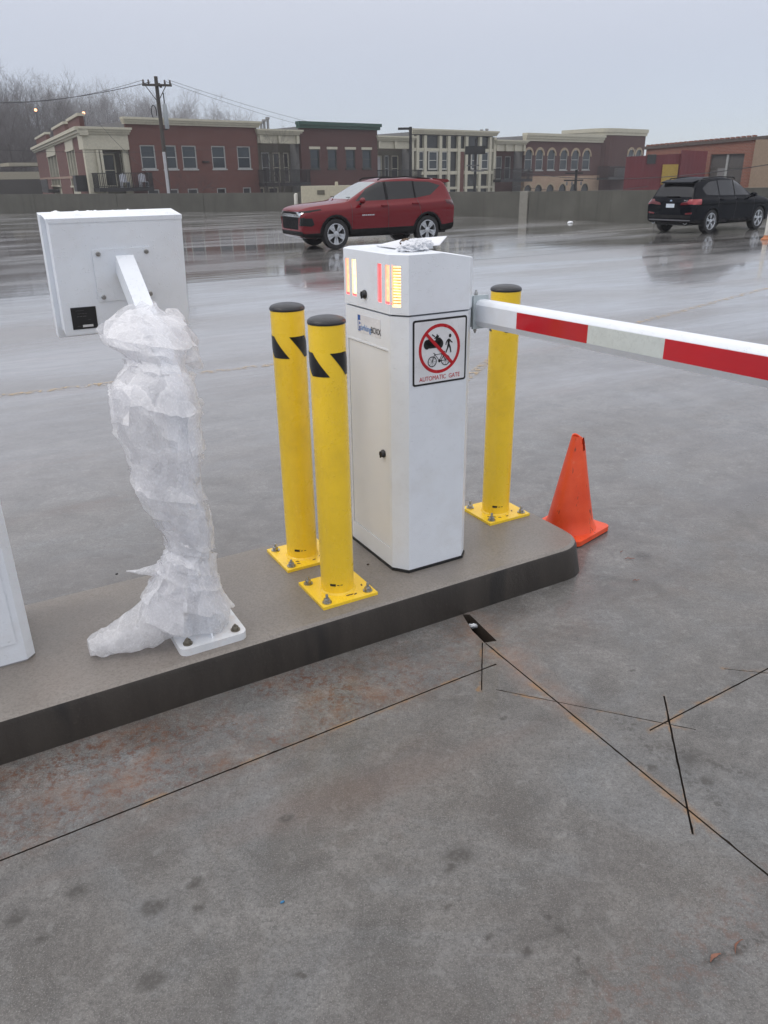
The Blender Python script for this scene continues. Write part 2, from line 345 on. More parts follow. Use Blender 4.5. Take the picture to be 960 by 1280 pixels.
# lower ground out to the horizon
bm = bmesh.new(); bm.faces.new([bm.verts.new(p) for p in ((-1500, -200, -7), (1500, -200, -7), (1500, 2500, -7), (-1500, 2500, -7))])
tag(finish(bm, 'ground', mat('street ground', (.09, .09, .085), .7, vs=.05)), 'wet street level ground below the deck', kind='structure')
# ------------------------------------------------------------------ kerbed island
def island_pts(off=0.):
    pts = [(-3.2, 2.252+off)]; u1, v0, v1 = 2.375-off, 2.252+off, 3.035-off; r0, r1 = .15, .34
    for i in range(11): a = -pi/2 + i*pi/20; pts.append((u1-r0+r0*cos(a), v0+r0+r0*sin(a)))
    for i in range(11): a = i*pi/20; pts.append((u1-r1+r1*cos(a), v1-r1+r1*sin(a)))
    pts.append((-3.2, v1)); return pts
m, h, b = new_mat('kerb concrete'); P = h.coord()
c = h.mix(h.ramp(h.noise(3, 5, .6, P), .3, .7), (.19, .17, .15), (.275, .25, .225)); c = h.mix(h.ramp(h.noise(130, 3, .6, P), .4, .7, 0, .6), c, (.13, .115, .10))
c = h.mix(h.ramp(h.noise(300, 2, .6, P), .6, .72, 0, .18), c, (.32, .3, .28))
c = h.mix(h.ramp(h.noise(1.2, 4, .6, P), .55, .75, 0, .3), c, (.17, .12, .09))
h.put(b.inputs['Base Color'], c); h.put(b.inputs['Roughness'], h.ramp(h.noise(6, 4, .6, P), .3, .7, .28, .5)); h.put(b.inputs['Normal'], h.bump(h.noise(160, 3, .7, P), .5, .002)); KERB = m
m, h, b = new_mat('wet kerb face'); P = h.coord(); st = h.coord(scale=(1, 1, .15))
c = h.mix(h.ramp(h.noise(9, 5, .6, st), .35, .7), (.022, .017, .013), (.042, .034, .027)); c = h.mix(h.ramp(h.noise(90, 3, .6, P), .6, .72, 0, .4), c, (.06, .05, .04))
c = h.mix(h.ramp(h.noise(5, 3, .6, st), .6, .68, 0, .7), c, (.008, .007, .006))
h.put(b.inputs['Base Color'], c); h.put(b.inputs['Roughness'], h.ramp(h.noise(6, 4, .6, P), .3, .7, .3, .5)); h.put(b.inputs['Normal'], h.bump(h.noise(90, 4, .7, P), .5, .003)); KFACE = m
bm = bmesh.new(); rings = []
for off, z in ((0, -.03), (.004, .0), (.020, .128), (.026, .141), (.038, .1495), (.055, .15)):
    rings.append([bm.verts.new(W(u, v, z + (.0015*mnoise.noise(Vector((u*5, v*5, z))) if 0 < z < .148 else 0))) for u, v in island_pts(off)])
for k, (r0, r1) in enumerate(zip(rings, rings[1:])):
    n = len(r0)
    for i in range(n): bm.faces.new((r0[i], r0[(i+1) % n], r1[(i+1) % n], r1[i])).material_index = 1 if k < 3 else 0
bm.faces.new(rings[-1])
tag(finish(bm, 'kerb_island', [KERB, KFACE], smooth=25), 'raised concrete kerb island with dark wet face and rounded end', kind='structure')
IZ = .15
# ------------------------------------------------------------------ bolts, bollards
def anchor_bolt(parent, x, y, z, s=1., m=STEEL, stud=.018):
    bm = bmesh.new(); lathe(bm, [(.0055*s, 0), (.0055*s, (.012+stud)*s), (.004*s, (.015+stud)*s)], 10, Matrix.Translation((x, y, z)))
    o = finish(bm, 'bolt', m, parent, 40)
    bm = bmesh.new(); M = Matrix.Translation((x, y, z+.004*s)) @ Matrix.Rotation(random.random()*2, 4, 'Z')
    lathe(bm, [(.0125*s, 0), (.0125*s, .011*s), (.0105*s, .014*s)], 6, M); finish(bm, 'nut', m, o, 40)
    bm = bmesh.new(); lathe(bm, [(.018*s, 0), (.018*s, .004*s)], 16, Matrix.Translation((x, y, z))); finish(bm, 'washer', m, o, 40)
random.seed(4)
def bollard(u, v, label, stripes, r=.066, H=1.070, sb=.183):
    t = empty('bollard', W(u, v, IZ), TH, label, 'bollard', 'yellow steel bollards on the kerb island')
    bm = bmesh.new(); prism(bm, [(-.12, -.118), (.12, -.118), (.12, .118), (-.12, .118)], 0, .012, XY); bevel(bm, .002, 1)
    finish(bm, 'base_plate', YEL, t, 40)
    bm = bmesh.new(); lathe(bm, [(r+.006, .012), (r+.004, .016), (r, .02), (r, H)], 48); p = finish(bm, 'post', YEL, t, 40)
    bm = bmesh.new(); lathe(bm, [(r+.0012, H-.006), (r+.0028, H-.002), (r+.002, H+.003)] + [((r+.001)*cos(a), H+.004+.017*sin(a)) for a in [i*pi/2/8 for i in range(8)]] + [(.002, H+.0215)], 48)
    finish(bm, 'cap', BLK, t, 50)
    for sx in (-1, 1):
        for sy in (-1, 1): anchor_bolt(t, sx*.09, sy*.088, .012, 1.05, stud=.012+.01*random.random())
    if stripes is not None:                    # black slanted tape panels wrapped round the post
        for k3 in range(3):
            a0 = stripes + k3*radians(120); top, bot, rr, K = H-.100, H-sb, r+.0012, 12; bm = bmesh.new(); rows = []
            for i in range(K+1):
                t_ = i/K; z = top+(bot-top)*t_; rows.append([bm.verts.new((rr*cos(a0+radians(56)*t_+radians(62)*j/8), rr*sin(a0+radians(56)*t_+radians(62)*j/8), z)) for j in range(9)])
            for c0, c1 in zip(rows, rows[1:]):
                for j in range(8): bm.faces.new((c0[j], c0[j+1], c1[j+1], c1[j]))
            finish(bm, 'warning_tape', mat('black tape', (.01, .01, .011), .3), p, 60)
    bm = bmesh.new(); aa = [radians(248-TH*57.3+i*4) for i in range(12)]
    for i in range(11):
        if i in (5, 8): continue
        z0, z1 = (.052, .062) if i < 5 else (.055, .058)
        q = [bm.verts.new(((r+.0008)*cos(a), (r+.0008)*sin(a), z)) for a, z in ((aa[i], z0), (aa[i+1], z0), (aa[i+1], z1), (aa[i], z1))]; bm.faces.new(q)
    finish(bm, 'maker_mark', BLKP, p)
    for i in range(5):
        bm = bmesh.new(); a = random.uniform(3.6, 6.1); q = random.uniform(.078, .1); lathe(bm, [(.004, 0), (.003, .0012)], 7, Matrix.Translation((q*cos(a), q*sin(a), .012)) @ Matrix.Rotation(a, 4, 'Z') @ Matrix.Diagonal((1, 2.4, 1, 1)))
        finish(bm, 'paint_chip', mat('bare chipped steel', (.12, .07, .03), .7), t)
    return t
vb = -pi/2 - TH                                 # local angle that faces the camera direction
bollard(1.175, 2.825, 'yellow bollard set furthest back, left of the nearer striped one', radians(-82)-TH)
bollard(1.172, 2.47, 'nearest yellow bollard, black slashes, left of the white gate cabinet', radians(-80)-TH)
bollard(2.19, 2.765, 'yellow bollard behind the gate arm, right of the white cabinet', radians(-150)-TH, sb=.178)
# ------------------------------------------------------------------ barrier gate
U0, U1, V0, V1 = 1.449, 1.800, 2.445, 2.905; ZS, ZT = 1.212, 1.427
gate = empty('barrier_gate', W((U0+U1)/2, (V0+V1)/2, IZ), TH, 'white parking barrier gate cabinet with lit head and striped arm', 'barrier gate')
gu, gv = (U0+U1)/2, (V0+V1)/2; GX0, GX1, GY0, GY1 = U0-gu, U1-gu, V0-gv, V1-gv
def oct_pts(x0, x1, y0, y1, cl=.046, cr=.04):
    return [(x0, y0+cl*1.3), (x0+cl, y0), (x1-cr, y0), (x1, y0+cr), (x1, y1-cr), (x1-cr, y1), (x0+cr, y1), (x0, y1-cr)]
zc0, zc1, zt = .012, ZS-IZ, ZT-IZ
bm = bmesh.new(); prism(bm, oct_pts(GX0-.004, GX1+.004, GY0-.004, GY1+.004), 0, .011, XY); finish(bm, 'base_gasket', BLKM, gate)
# cabinet shell with the door opening recessed in its left side
bm = bmesh.new(); cp = oct_pts(GX0, GX1, GY0, GY1); prism(bm, cp, zc0, zc1-.006, XY)
lf = [f for f in bm.faces if f.normal.x < -.99 or (f.calc_center_median().x < GX0+.001)]
DY0, DY1, DZ0, DZ1 = 2.520-gv, 2.850-gv, .095, .925
def cut_rect(bm, faces, planes):
    fs = list(faces)
    for pco, pno in planes:
        g = list({*fs, *[e for f in fs for e in f.edges], *[v for f in fs for v in f.verts]})
        r = bmesh.ops.bisect_plane(bm, geom=g, plane_co=pco, plane_no=pno, dist=1e-6)
        fs = [x for x in r['geom'] if isinstance(x, bmesh.types.BMFace)]
    return fs
fs = cut_rect(bm, lf, [((0, DY0, 0), (0, 1, 0)), ((0, DY1, 0), (0, 1, 0)), ((0, 0, DZ0), (0, 0, 1)), ((0, 0, DZ1), (0, 0, 1))])
inn = [f for f in bm.faces if abs(f.calc_center_median().x-GX0) < 1e-4 and DY0 < f.calc_center_median().y < DY1 and DZ0 < f.calc_center_median().z < DZ1]
r = bmesh.ops.extrude_discrete_faces(bm, faces=inn)
for f in r['faces']:
    for v in f.verts: v.co.x += .010
bm2 = bm; finish(bm2, 'cabinet', WHITE, gate, 30)
bm = bmesh.new(); box(bm, GX0+.003, GX0+.0095, DY0+.003, DY1-.003, DZ0+.003, DZ1-.004); bevel(bm, .0015, 1); door = finish(bm, 'door', WHITE2, gate, 30)
bm = bmesh.new(); box(bm, GX0-.0015, GX0+.0025, DY0-.001, DY1+.001, DZ1-.001, DZ1+.006); bevel(bm, .001, 1); finish(bm, 'door_lip', WHITE, gate, 30)
# locks
def cyl_lock(parent, y, z, x):
    bm = bmesh.new(); M = Matrix.Translation((x, y, z)) @ Matrix.Rotation(-pi/2, 4, 'Y'); lathe(bm, [(.0165, 0), (.0165, .006), (.013, .010), (.012, .016), (.004, .017)], 20, M)
    box(bm, x-.019, x-.012, y-.002, y+.002, z-.015, z+.012); return finish(bm, 'lock', BLKP, parent, 40)
cyl_lock(door, 2.571-gv, .651-IZ, GX0+.003)
# head: slotted shell, roof falling towards the arm side
hz0, hz1 = zc1+.001, zt; sl_c = .036
def head_top(x): return hz1 if x < .015 else hz1 - (x-.015)/(GX1-.015)*.028
bm = bmesh.new(); hp = oct_pts(GX0-.002, GX1+.002, GY0-.002, GY1+.002)
hp2 = []
for i, p in enumerate(hp):
    q = hp[(i+1) % len(hp)]; hp2.append(p)
    if (p[0]-.015)*(q[0]-.015) < 0:
        k = (.015-p[0])/(q[0]-p[0]); hp2.append((.015, p[1]+(q[1]-p[1])*k))
lo = [bm.verts.new((x, y, hz0)) for x, y in hp2]; hi = [bm.verts.new((x, y, head_top(x)-.004)) for x, y in hp2]
hi2 = [bm.verts.new((x*.97, y*.975, head_top(x))) for x, y in hp2]; n = len(hp2)
bm.faces.new(lo[::-1])
for i in range(n):
    bm.faces.new((lo[i], lo[(i+1) % n], hi[(i+1) % n], hi[i])); bm.faces.new((hi[i], hi[(i+1) % n], hi2[(i+1) % n], hi2[i]))
mid = [i for i, p in enumerate(hp2) if abs(p[0]-.015) < 1e-6]; i0, i1 = mid
bm.faces.new([hi2[i] for i in range(i0, i1+1)]); bm.faces.new([hi2[i % n] for i in range(i1, i0+n+1)])
# slots on the left side and one on the front-left chamfer
SLOTS = [(2.852, 2.822), (2.797, 2.762), (2.592, 2.563), (2.535, 2.497)]
fs = [f for f in bm.faces if abs(f.calc_center_median().x-(GX0-.002)) < 1e-4]
pls = [((0, 0, 1.249-IZ), (0, 0, 1)), ((0, 0, 1.387-IZ), (0, 0, 1))]
for a, b in SLOTS: pls += [((0, a-gv, 0), (0, 1, 0)), ((0, b-gv, 0), (0, 1, 0))]
cut_rect(bm, fs, pls)
def inside_slot(f):
    c = f.calc_center_median()
    return abs(c.x-(GX0-.002)) < 1e-4 and 1.249-IZ < c.z < 1.387-IZ and any(b-gv < c.y < a-gv for a, b in SLOTS)
sel = [f for f in bm.faces if inside_slot(f)]
r = bmesh.ops.extrude_discrete_faces(bm, faces=sel); dele = []
for f in r['faces']:
    for v in f.verts: v.co.x += .006
    dele.append(f)
bmesh.ops.delete(bm, geom=dele, context='FACES_ONLY')
# chamfer slot
ca, cb = Vector((hp[0][0], hp[0][1], 0)), Vector((hp[1][0], hp[1][1], 0)); cd = (cb-ca).normalized(); cn = Vector((cd.y, -cd.x, 0))
if cn.y > 0: cn = -cn
ca2, cb2 = ca + cd*.010, ca + cd*.044
fs = [f for f in bm.faces if f.normal.dot(cn) > .99 and abs((f.calc_center_median()-ca).dot(cn)) < .002 and f.calc_center_median().z < hz1-.01]
bm.normal_update(); fs = [f for f in bm.faces if abs(f.normal.dot(cn)) > .99 and abs((f.calc_center_median()-ca).dot(cn)) < .002]
cut_rect(bm, fs, [(ca2, cd), (cb2, cd), ((0, 0, 1.241-IZ), (0, 0, 1)), ((0, 0, 1.385-IZ), (0, 0, 1))])
sel = [f for f in bm.faces if abs((f.calc_center_median()-ca).dot(cn)) < .002 and ca2.dot(cd) < f.calc_center_median().dot(cd) < cb2.dot(cd) and 1.241-IZ < f.calc_center_median().z < 1.385-IZ]
bmesh.ops.delete(bm, geom=sel, context='FACES_ONLY')
head = finish(bm, 'head', WHITE, gate, 25)
LR, LO, LY = emit('red led lens', (1., .10, .10), 1.5), emit('orange led lens', (1., .33, .17), 1.9), emit('yellow led lens', (1., .66, .28), 2.6)
LOUV = mat('amber louvre plastic', (.75, .30, .08), .4)
for (a, b), lm in zip(SLOTS, (LO, LY, LR, LO)):
    bm = bmesh.new(); box(bm, GX0+.004, GX0+.010, b-gv-.003, a-gv+.003, 1.246-IZ, 1.390-IZ); lo_ = finish(bm, 'signal_light', lm, head)
    bm = bmesh.new(); box(bm, GX0+.001, GX0+.0035, b-gv, a-gv, 1.2492-IZ, 1.257-IZ); finish(bm, 'lens_foot', LR, lo_)
bm = bmesh.new(); q = [(ca + cd*.006 - cn*.012), (ca + cd*.048 - cn*.012), (ca + cd*.048 - cn*.018), (ca+cd*.006 - cn*.018)]
prism(bm, [(p.x, p.y) for p in q], 1.236-IZ, 1.390-IZ, XY); sg = finish(bm, 'signal_light', LY, head)
for k in range(13):
    z = 1.252-IZ + k*.0103; bm = bmesh.new(); q = [ca + cd*.012 - cn*.003, ca + cd*.042 - cn*.003, ca+cd*.042 - cn*.011, ca+cd*.012 - cn*.011]
    prism(bm, [(p.x, p.y) for p in q], z, z+.0030, XY); finish(bm, 'louvre', LOUV, sg)
cyl_lock(head, 2.692-gv, 1.265-IZ, GX0-.002)
# maker's sticker on the left side
bm = bmesh.new(); box(bm, GX0-.001, GX0-.0002, 2.577-gv, 2.762-gv, 1.112-IZ, 1.182-IZ); stk = finish(bm, 'sticker', mat('sticker white', (.74, .74, .76), .25), gate)
RS = (pi/2, 0, -pi/2)
BLU = mat('sticker blue', (.02, .09, .35), .3); BLU2 = mat('sticker light blue', (.12, .28, .6), .3)
bm = bmesh.new(); box(bm, GX0-.0016, GX0-.0011, 2.738-gv, 2.760-gv, 1.118-IZ, 1.180-IZ); finish(bm, 'sticker_bar', BLU, stk)
text('lettering', 'P', .055, mat('sticker letter white', (.8, .8, .82), .3), stk, (GX0-.002, 2.757-gv, 1.122-IZ), RS)
text('lettering', 'arking', .034, BLU2, stk, (GX0-.002, 2.733-gv, 1.124-IZ), RS)
text('lettering', 'BOXX', .034, BLKP, stk, (GX0-.002, 2.652-gv, 1.124-IZ), RS, sx=.82)
# sign on the front: local x = u, faces -y
SX0, SX1, SZ0, SZ1 = 1.510-gu, 1.754-gu, .944-IZ, 1.192-IZ; fy = GY0
def rrect(w, h, r, n=4):
    pts = []
    for cx, cy, a0 in ((w/2-r, h/2-r, 0), (-w/2+r, h/2-r, pi/2), (-w/2+r, -h/2+r, pi), (w/2-r, -h/2+r, 3*pi/2)):
        for i in range(n+1): a = a0 + i*pi/2/n; pts.append((cx+r*cos(a), cy+r*sin(a)))
    return pts
scx, scz, sw = (SX0+SX1)/2, (SZ0+SZ1)/2, SX1-SX0
bm = bmesh.new(); prism(bm, rrect(sw, sw+.004, .010), 0, .0012, lambda p, q, t: Vector((scx+p, fy-.0005-t, scz+q)))
sign = finish(bm, 'sign', mat('sign black print', (.012, .012, .013), .35), gate, label='square white sign with black border forbidding walking, bikes and motorbikes')
TF = {'moto': (.95, -.02, .85, 0.), 'walk': (.85, -.005, .80, -.02), 'bicy': (1., -.012, 1., -.075)}
def flat(name, pts, m, lvl, parent=sign):
    if name[:4] in TF: f_ = TF[name[:4]]; pts = [(x*f_[0]+f_[1], y*f_[2]+f_[3]) for x, y in pts]
    bm = bmesh.new(); prism(bm, pts, 0, .0005, lambda p, q, t: Vector((scx+p*sw, fy-.0018-.0006*lvl-t, scz+q*sw))); bmesh.ops.triangulate(bm, faces=bm.faces); return finish(bm, name, m, parent)
SW_ = mat('sign white print', (.76, .77, .79), .3); SR = mat('sign red print', (.50, .012, .02), .3); SK = mat('sign pictogram black', (.012, .012, .013), .35)
flat('sign_face', [(x/sw*1.0, y/sw) for x, y in rrect(sw-.015, sw-.011, .005)], SW_, 0)
def ring(cx, cy, ro, ri, n=48, name='pictogram_ring', m=SR, lvl=1):
    bm = bmesh.new(); f = lambda r, a, d: Vector((scx+(cx+r*cos(a))*sw, fy-.0018-.0006*lvl-d, scz+(cy+r*sin(a))*sw)); vs = []
    for i in range(n): a = 2*pi*i/n; vs.append([bm.verts.new(f(ri, a, 0)), bm.verts.new(f(ro, a, 0)), bm.verts.new(f(ro, a, .0005)), bm.verts.new(f(ri, a, .0005))])
    for i in range(n):
        a, b = vs[i], vs[(i+1) % n]
        for j in range(4): bm.faces.new((a[j], a[(j+1) % 4], b[(j+1) % 4], b[j]))
    return finish(bm, name, m, sign)
RC = (-.01, .04)
def seg2(a, b, w): 
    d = Vector((b[0]-a[0], b[1]-a[1])); n = Vector((-d.y, d.x)).normalized()*w/2
    return [(a[0]-n.x, a[1]-n.y), (b[0]-n.x, b[1]-n.y), (b[0]+n.x, b[1]+n.y), (a[0]+n.x, a[1]+n.y)]
# motorbike silhouette
K = .95
def disc(cx, cy, rx, ry, k=14): return [(cx+rx*cos(i*2*pi/k), cy+ry*sin(i*2*pi/k)) for i in range(k)]
TF = {}
for pts in (disc(-.245, .125, .062, .075), disc(.0, .115, .055, .07), [(-.26, .16), (-.20, .06), (-.02, .06), (.0, .15), (-.13, .17)], [(-.22, .21), (-.28, .13), (-.12, .08), (-.09, .17)], [(-.10, .17), (-.02, .12), (.035, .17), (-.01, .215), (-.075, .205)], [(-.12, .205), (-.03, .195), (-.045, .255), (-.075, .245)]):
    flat('motorbike_pictogram', pts, SK, 2)
for pts in (seg2((-.155, .27), (-.105, .235), .018), seg2((-.065, .27), (-.055, .225), .014), seg2((-.03, .245), (-.045, .215), .014)): flat('motorbike_pictogram', pts, SK, 2)
for pts in (disc(.180, .222, .024, .030, 12), [(.135, .172), (.165, .18), (.178, .155), (.172, .085), (.138, .085)], seg2((.170, .168), (.205, .122), .018), seg2((.205, .128), (.228, .112), .016), seg2((.140, .165), (.112, .125), .018), seg2((.112, .128), (.104, .085), .016), seg2((.150, .095), (.140, .035), .026), seg2((.140, .040), (.105, -.035), .022), seg2((.162, .095), (.186, .035), .026), seg2((.186, .040), (.200, -.04), .022)):
    flat('walker_pictogram', pts, SK, 2)
TF['bicy'] = (1., -.012, 1., -.075)
# bicycle
for cx in (-.135, .115):
    ring(cx-.012, -.150, .083, .070, 28, 'bicycle_pictogram', SK, 2)
    for k in range(8): a = k*pi/4; flat('bicycle_pictogram', seg2((cx, -.075), (cx+.07*cos(a), -.075+.07*sin(a)), .003), SK, 2)
for a, b, w_ in (((-.135, -.075), (-.085, .045), .009), ((-.085, .03), (.05, .03), .009), ((.05, .03), (.0, -.075), .010), ((.0, -.075), (.115, -.075), .010), ((.05, .03), (.115, -.075), .009), ((-.085, .03), (.0, -.075), .009), ((-.085, .045), (-.115, .055), .010), ((.05, .03), (.065, .055), .009), ((.04, .06), (.10, .06), .016)):
    flat('bicycle_pictogram', seg2(a, b, w_), SK, 2)
flat('bicycle_pictogram', [(.0+.026*cos(i*pi/5), -.075+.026*sin(i*pi/5)) for i in range(10)], SK, 2)
ring(RC[0], RC[1], .385, .335)
flat('slash_bar', seg2((-.27, .295), (.235, -.215), .05), SR, 3.5)
at_ = text('lettering', 'AUTOMATIC  GATE', .0245, SR, sign, (scx-.093, fy-.0028, SZ0+.016), (pi/2, 0, 0), sx=.80); at_.scale = (.186/max(v.co.x for v in at_.data.vertices), 1, 1)
# arm with its clamp (local y = v)
ax0 = 1.838-gu; slopeA = .021
ARM_END = -1.75
prof = [(.013, -.052), (.0, -.030), (.0, .032), (.008, .044), (.020, .050), (.046, .050), (.050, .044), (.050, -.046), (.044, -.052)]
def arm_section(va, vb_, name, m, pr, parent, bev=False):
    bm = bmesh.new(); prism(bm, pr, va, vb_, lambda p, q, t: Vector((ax0+p, t-gv, 1.183+q - IZ + (2.5-t)*slopeA))); return finish(bm, name, m, parent, 30)
arm = arm_section(2.535, ARM_END, 'arm', WHITE, prof, gate)
RED = mat('red reflective sheeting', (.50, .006, .014), .22, var=.15, vs=3, coat=.3); SIL = mat('white reflective sheeting', (.60, .64, .61), .3, var=.06, vs=40)
v = 2.25
k = 0
while v > ARM_END+.1:
    L = .367 if k % 2 == 0 else .318
    e = max(v-L, ARM_END+.02)
    arm_section(v, e, 'reflector', RED if k % 2 == 0 else SIL, [(-.0012, -.0288), (-.0012, .0305), (-.0001, .0305), (-.0001, -.0288)], arm); v -= L; k += 1
# clamp box
CLM = mat('grey clamp paint', (.50, .56, .58), .4, wet=120)
bm = bmesh.new(); box(bm, ax0-.006, ax0+.060, 2.515-gv, 2.575-gv, 1.126-IZ, 1.243-IZ); box(bm, ax0-.009, ax0+.063, 2.507-gv, 2.517-gv, 1.120-IZ, 1.249-IZ); bevel(bm, .002, 1)
cl_ = finish(bm, 'arm_clamp', CLM, gate, 30)
bm = bmesh.new(); box(bm, U1-gu+.0005, ax0+.05, 2.56-gv, 2.66-gv, 1.135-IZ, 1.232-IZ); finish(bm, 'drive_hub', CLM, gate)
bm = bmesh.new(); box(bm, GX1-.001, GX1+.006, 2.50-gv, 2.54-gv, 1.10-IZ, 1.205-IZ); finish(bm, 'hub_seal', BLKP, gate)
for zz, s in ((1.247-IZ, 1), (1.120-IZ, -1)):
    bm = bmesh.new(); M = Matrix.Translation((ax0+.018, 2.53-gv, zz)); lathe(bm, [(.008, 0), (.008, .004*s), (.0065, .004*s), (.0065, .012*s), (.0045, .015*s)], 12, M); lathe(bm, [(.004, .012*s), (.004, .020*s)], 8, M); finish(bm, 'bolt', STEEL, cl_, 40)
# left-over packing on the roof of the head
def blob(name, loc, sx, sy, sz, m, seed, label, cat, amp=.5, fr=3., sub=4):
    bm = bmesh.new(); bmesh.ops.create_icosphere(bm, subdivisions=sub, radius=1)
    for v in bm.verts:
        n = 1 + amp*mnoise.noise(v.co*fr + Vector((seed, 0, 0))) + .4*amp*abs(mnoise.noise(v.co*fr*2.3)); z = max(v.co.z, -.35)
        v.co = Vector((v.co.x*sx*n, v.co.y*sy*n, z*sz*n))
    zmin = min(v.co.z for v in bm.verts)
    for v in bm.verts: v.co.z -= zmin
    o = finish(bm, name, m, None, 60); o.location = loc; o.rotation_euler = (0, 0, TH); return tag(o, label, cat)
m, h, b = new_mat('crumpled clear plastic'); b.inputs['Base Color'].default_value = (.78, .8, .84, 1); b.inputs['Roughness'].default_value = .2; b.inputs['Alpha'].default_value = .9
h.put(b.inputs['Normal'], h.bump(h.vor(90), .9, .006)); PLAS = m
blob('plastic_wad', W(1.565, 2.535, ZT), .050, .034, .022, PLAS, 3, 'crumpled clear plastic wad on the gate head, nearest its front edge', 'litter')
blob('plastic_wad', W(1.625, 2.60, ZT), .060, .036, .024, PLAS, 9, 'crumpled clear plastic wad on the gate head beside the white flap', 'litter')
blob('dead_leaf', W(1.60, 2.64, ZT+.012), .022, .016, .016, mat('brown leaf', (.12, .08, .05), .6), 5, 'small brown leaf bit on the plastic on the gate head', 'leaf')
bm = bmesh.new(); q = [W(1.55, 2.62, ZT+.004), W(1.70, 2.56, ZT+.012), W(1.76, 2.60, ZT+.038), W(1.66, 2.78, ZT+.02), W(1.55, 2.78, ZT+.004)]
vs = [bm.verts.new(p) for p in q] + [bm.verts.new(p+Vector((0, 0, .003))) for p in q]
bm.faces.new(vs[:5][::-1]); bm.faces.new(vs[5:])
for i in range(5): bm.faces.new((vs[i], vs[(i+1) % 5], vs[5+(i+1) % 5], vs[5+i]))
tag(finish(bm, 'plastic_flap', mat('white sheet plastic', (.78, .79, .82), .35)), 'stiff white plastic flap lying across the gate head', 'plastic sheet')
# slush beading on flat tops
SNOW = mat('wet slush', (.82, .85, .88), .35, bump=.6, bs=120)
def slush(name, corners, z, m, label, hmax, n=(60, 26), seed=1., thr=-.15):
    """bumpy thin layer over a quad given in world coords"""
    bm = bmesh.new(); g = []
    for i in range(n[0]+1):
        row = []
        for j in range(n[1]+1):
            a, b = i/n[0], j/n[1]; p = corners[0].lerp(corners[1], a).lerp(corners[3].lerp(corners[2], a), b)
            e = min(a, 1-a, b*.7, (1-b)*.7)*12; k = mnoise.noise(Vector((p.x*38+seed, p.y*38, 0))) + .5*mnoise.noise(Vector((p.x*90+seed, p.y*90, 3)))
            hgt = max(0., (k-thr))*hmax*min(1, e); row.append((p + Vector((0, 0, hgt-.0012)), hgt))
        g.append(row)
    vv = [[bm.verts.new(q[0]) for q in r] for r in g]
    for i in range(n[0]):
        for j in range(n[1]): bm.faces.new((vv[i][j], vv[i+1][j], vv[i+1][j+1], vv[i][j+1]))
    o = finish(bm, name, m, None, 80); return tag(o, label, kind='stuff')
slush('slush', [W(U0+.03, V0+.06, ZT), W(U0+.19, V0+.03, ZT), W(U0+.19, V1-.03, ZT), W(U0+.03, V1-.03, ZT)], ZT, SNOW, 'thin melting slush on the gate head roof', .008, (30, 60), 4., 0.05)
# ------------------------------------------------------------------ payment terminal on its wrapped post
ku, kv = .611, 2.43
kio = empty('payment_terminal', W(ku, kv, IZ), TH, 'white payment terminal on a bent post, seen from behind', 'payment terminal')
bm = bmesh.new(); prism(bm, [(x, y) for x, y in rrect(.245, .225, .028)], 0, .028, XY); bevel(bm, .003, 1); finish(bm, 'base_plate', mat('white base plate', (.74, .76, .78), .35, dirt=(.5, .36, .26, .4), ds=16), kio, 30)
for sx in (-1, 1):
    for sy in (-1, 1): anchor_bolt(kio, sx*.088, sy*.078, .028, .95, RUSTY, .010)
for k in range(4):
    bm = bmesh.new(); M = Matrix.Rotation(k*pi/2+pi/4*0, 4, 'Z'); prism(bm, [(.045, .028), (.085, .028), (.045, .12)], -.003, .003, lambda p, q, t: M @ Vector((p, t, q))); finish(bm, 'gusset', WHITE, kio)
path = [(0, .028), (0, .78), (.015, .87), (.06, .945), (.14, 1.02), (.30, 1.115), (.502, 1.262)]
bm = bmesh.new(); rr = []
for i, (y, z) in enumerate(path):
    a = Vector(path[max(i-1, 0)]); b_ = Vector(path[min(i+1, len(path)-1)]); d = (b_-a).normalized(); nrm = Vector((-d.y, d.x)); hw = .0375 if i < 3 else .034
    rr.append([bm.verts.new((sx*hw*.9, y+nrm.x*s*hw, z+nrm.y*s*hw)) for sx, s in ((-1, -1), (1, -1), (1, 1), (-1, 1))])
for a, b_ in zip(rr, rr[1:]):
    for i in range(4): bm.faces.new((a[i], a[(i+1) % 4], b_[(i+1) % 4], b_[i]))
bm.faces.new(rr[0]); bm.faces.new(rr[-1]); bevel(bm, .004, 2, 50); finish(bm, 'post', WHITE, kio, 30)
# terminal head in its own tilted frame: x = u, y = away, z = up the panel
vk = 2.95-kv; TILT = radians(7.5)
hd_ = Matrix.Translation((0.0, vk-.02, 1.553-IZ)) @ Matrix.Rotation(TILT, 4, 'X')      # origin: top middle of the back panel
def HX(x, y, z): return hd_ @ Vector((x, y, z))
HL, HR, HH = .382-ku, .832-ku, .385
bm = bmesh.new(); box(bm, HL+.002, HR-.002, .004, .085, -HH+.002, -.002, 0, hd_); bevel(bm, .004, 2); hb = finish(bm, 'terminal_housing', WHITE, kio, 30)
bm = bmesh.new(); box(bm, HL-.014, HR+.0, .083, .135, -HH-.03, .012, 0, hd_); bevel(bm, .006, 2); finish(bm, 'front_bezel', WHITE, kio, 30)
bm = bmesh.new(); box(bm, HL, HR, 0, .0035, -HH, 0, 0, hd_); bevel(bm, .001, 1); bp = finish(bm, 'back_panel', WHITE, kio, 30)
bm = bmesh.new(); prism(bm, rrect(.205, .180, .008), 0, .004, lambda p, q, t: HX(.0+p, -.0042+.0-t+.004-.0005, -.182+q)); mp_ = finish(bm, 'mounting_plate', WHITE, kio, 30)
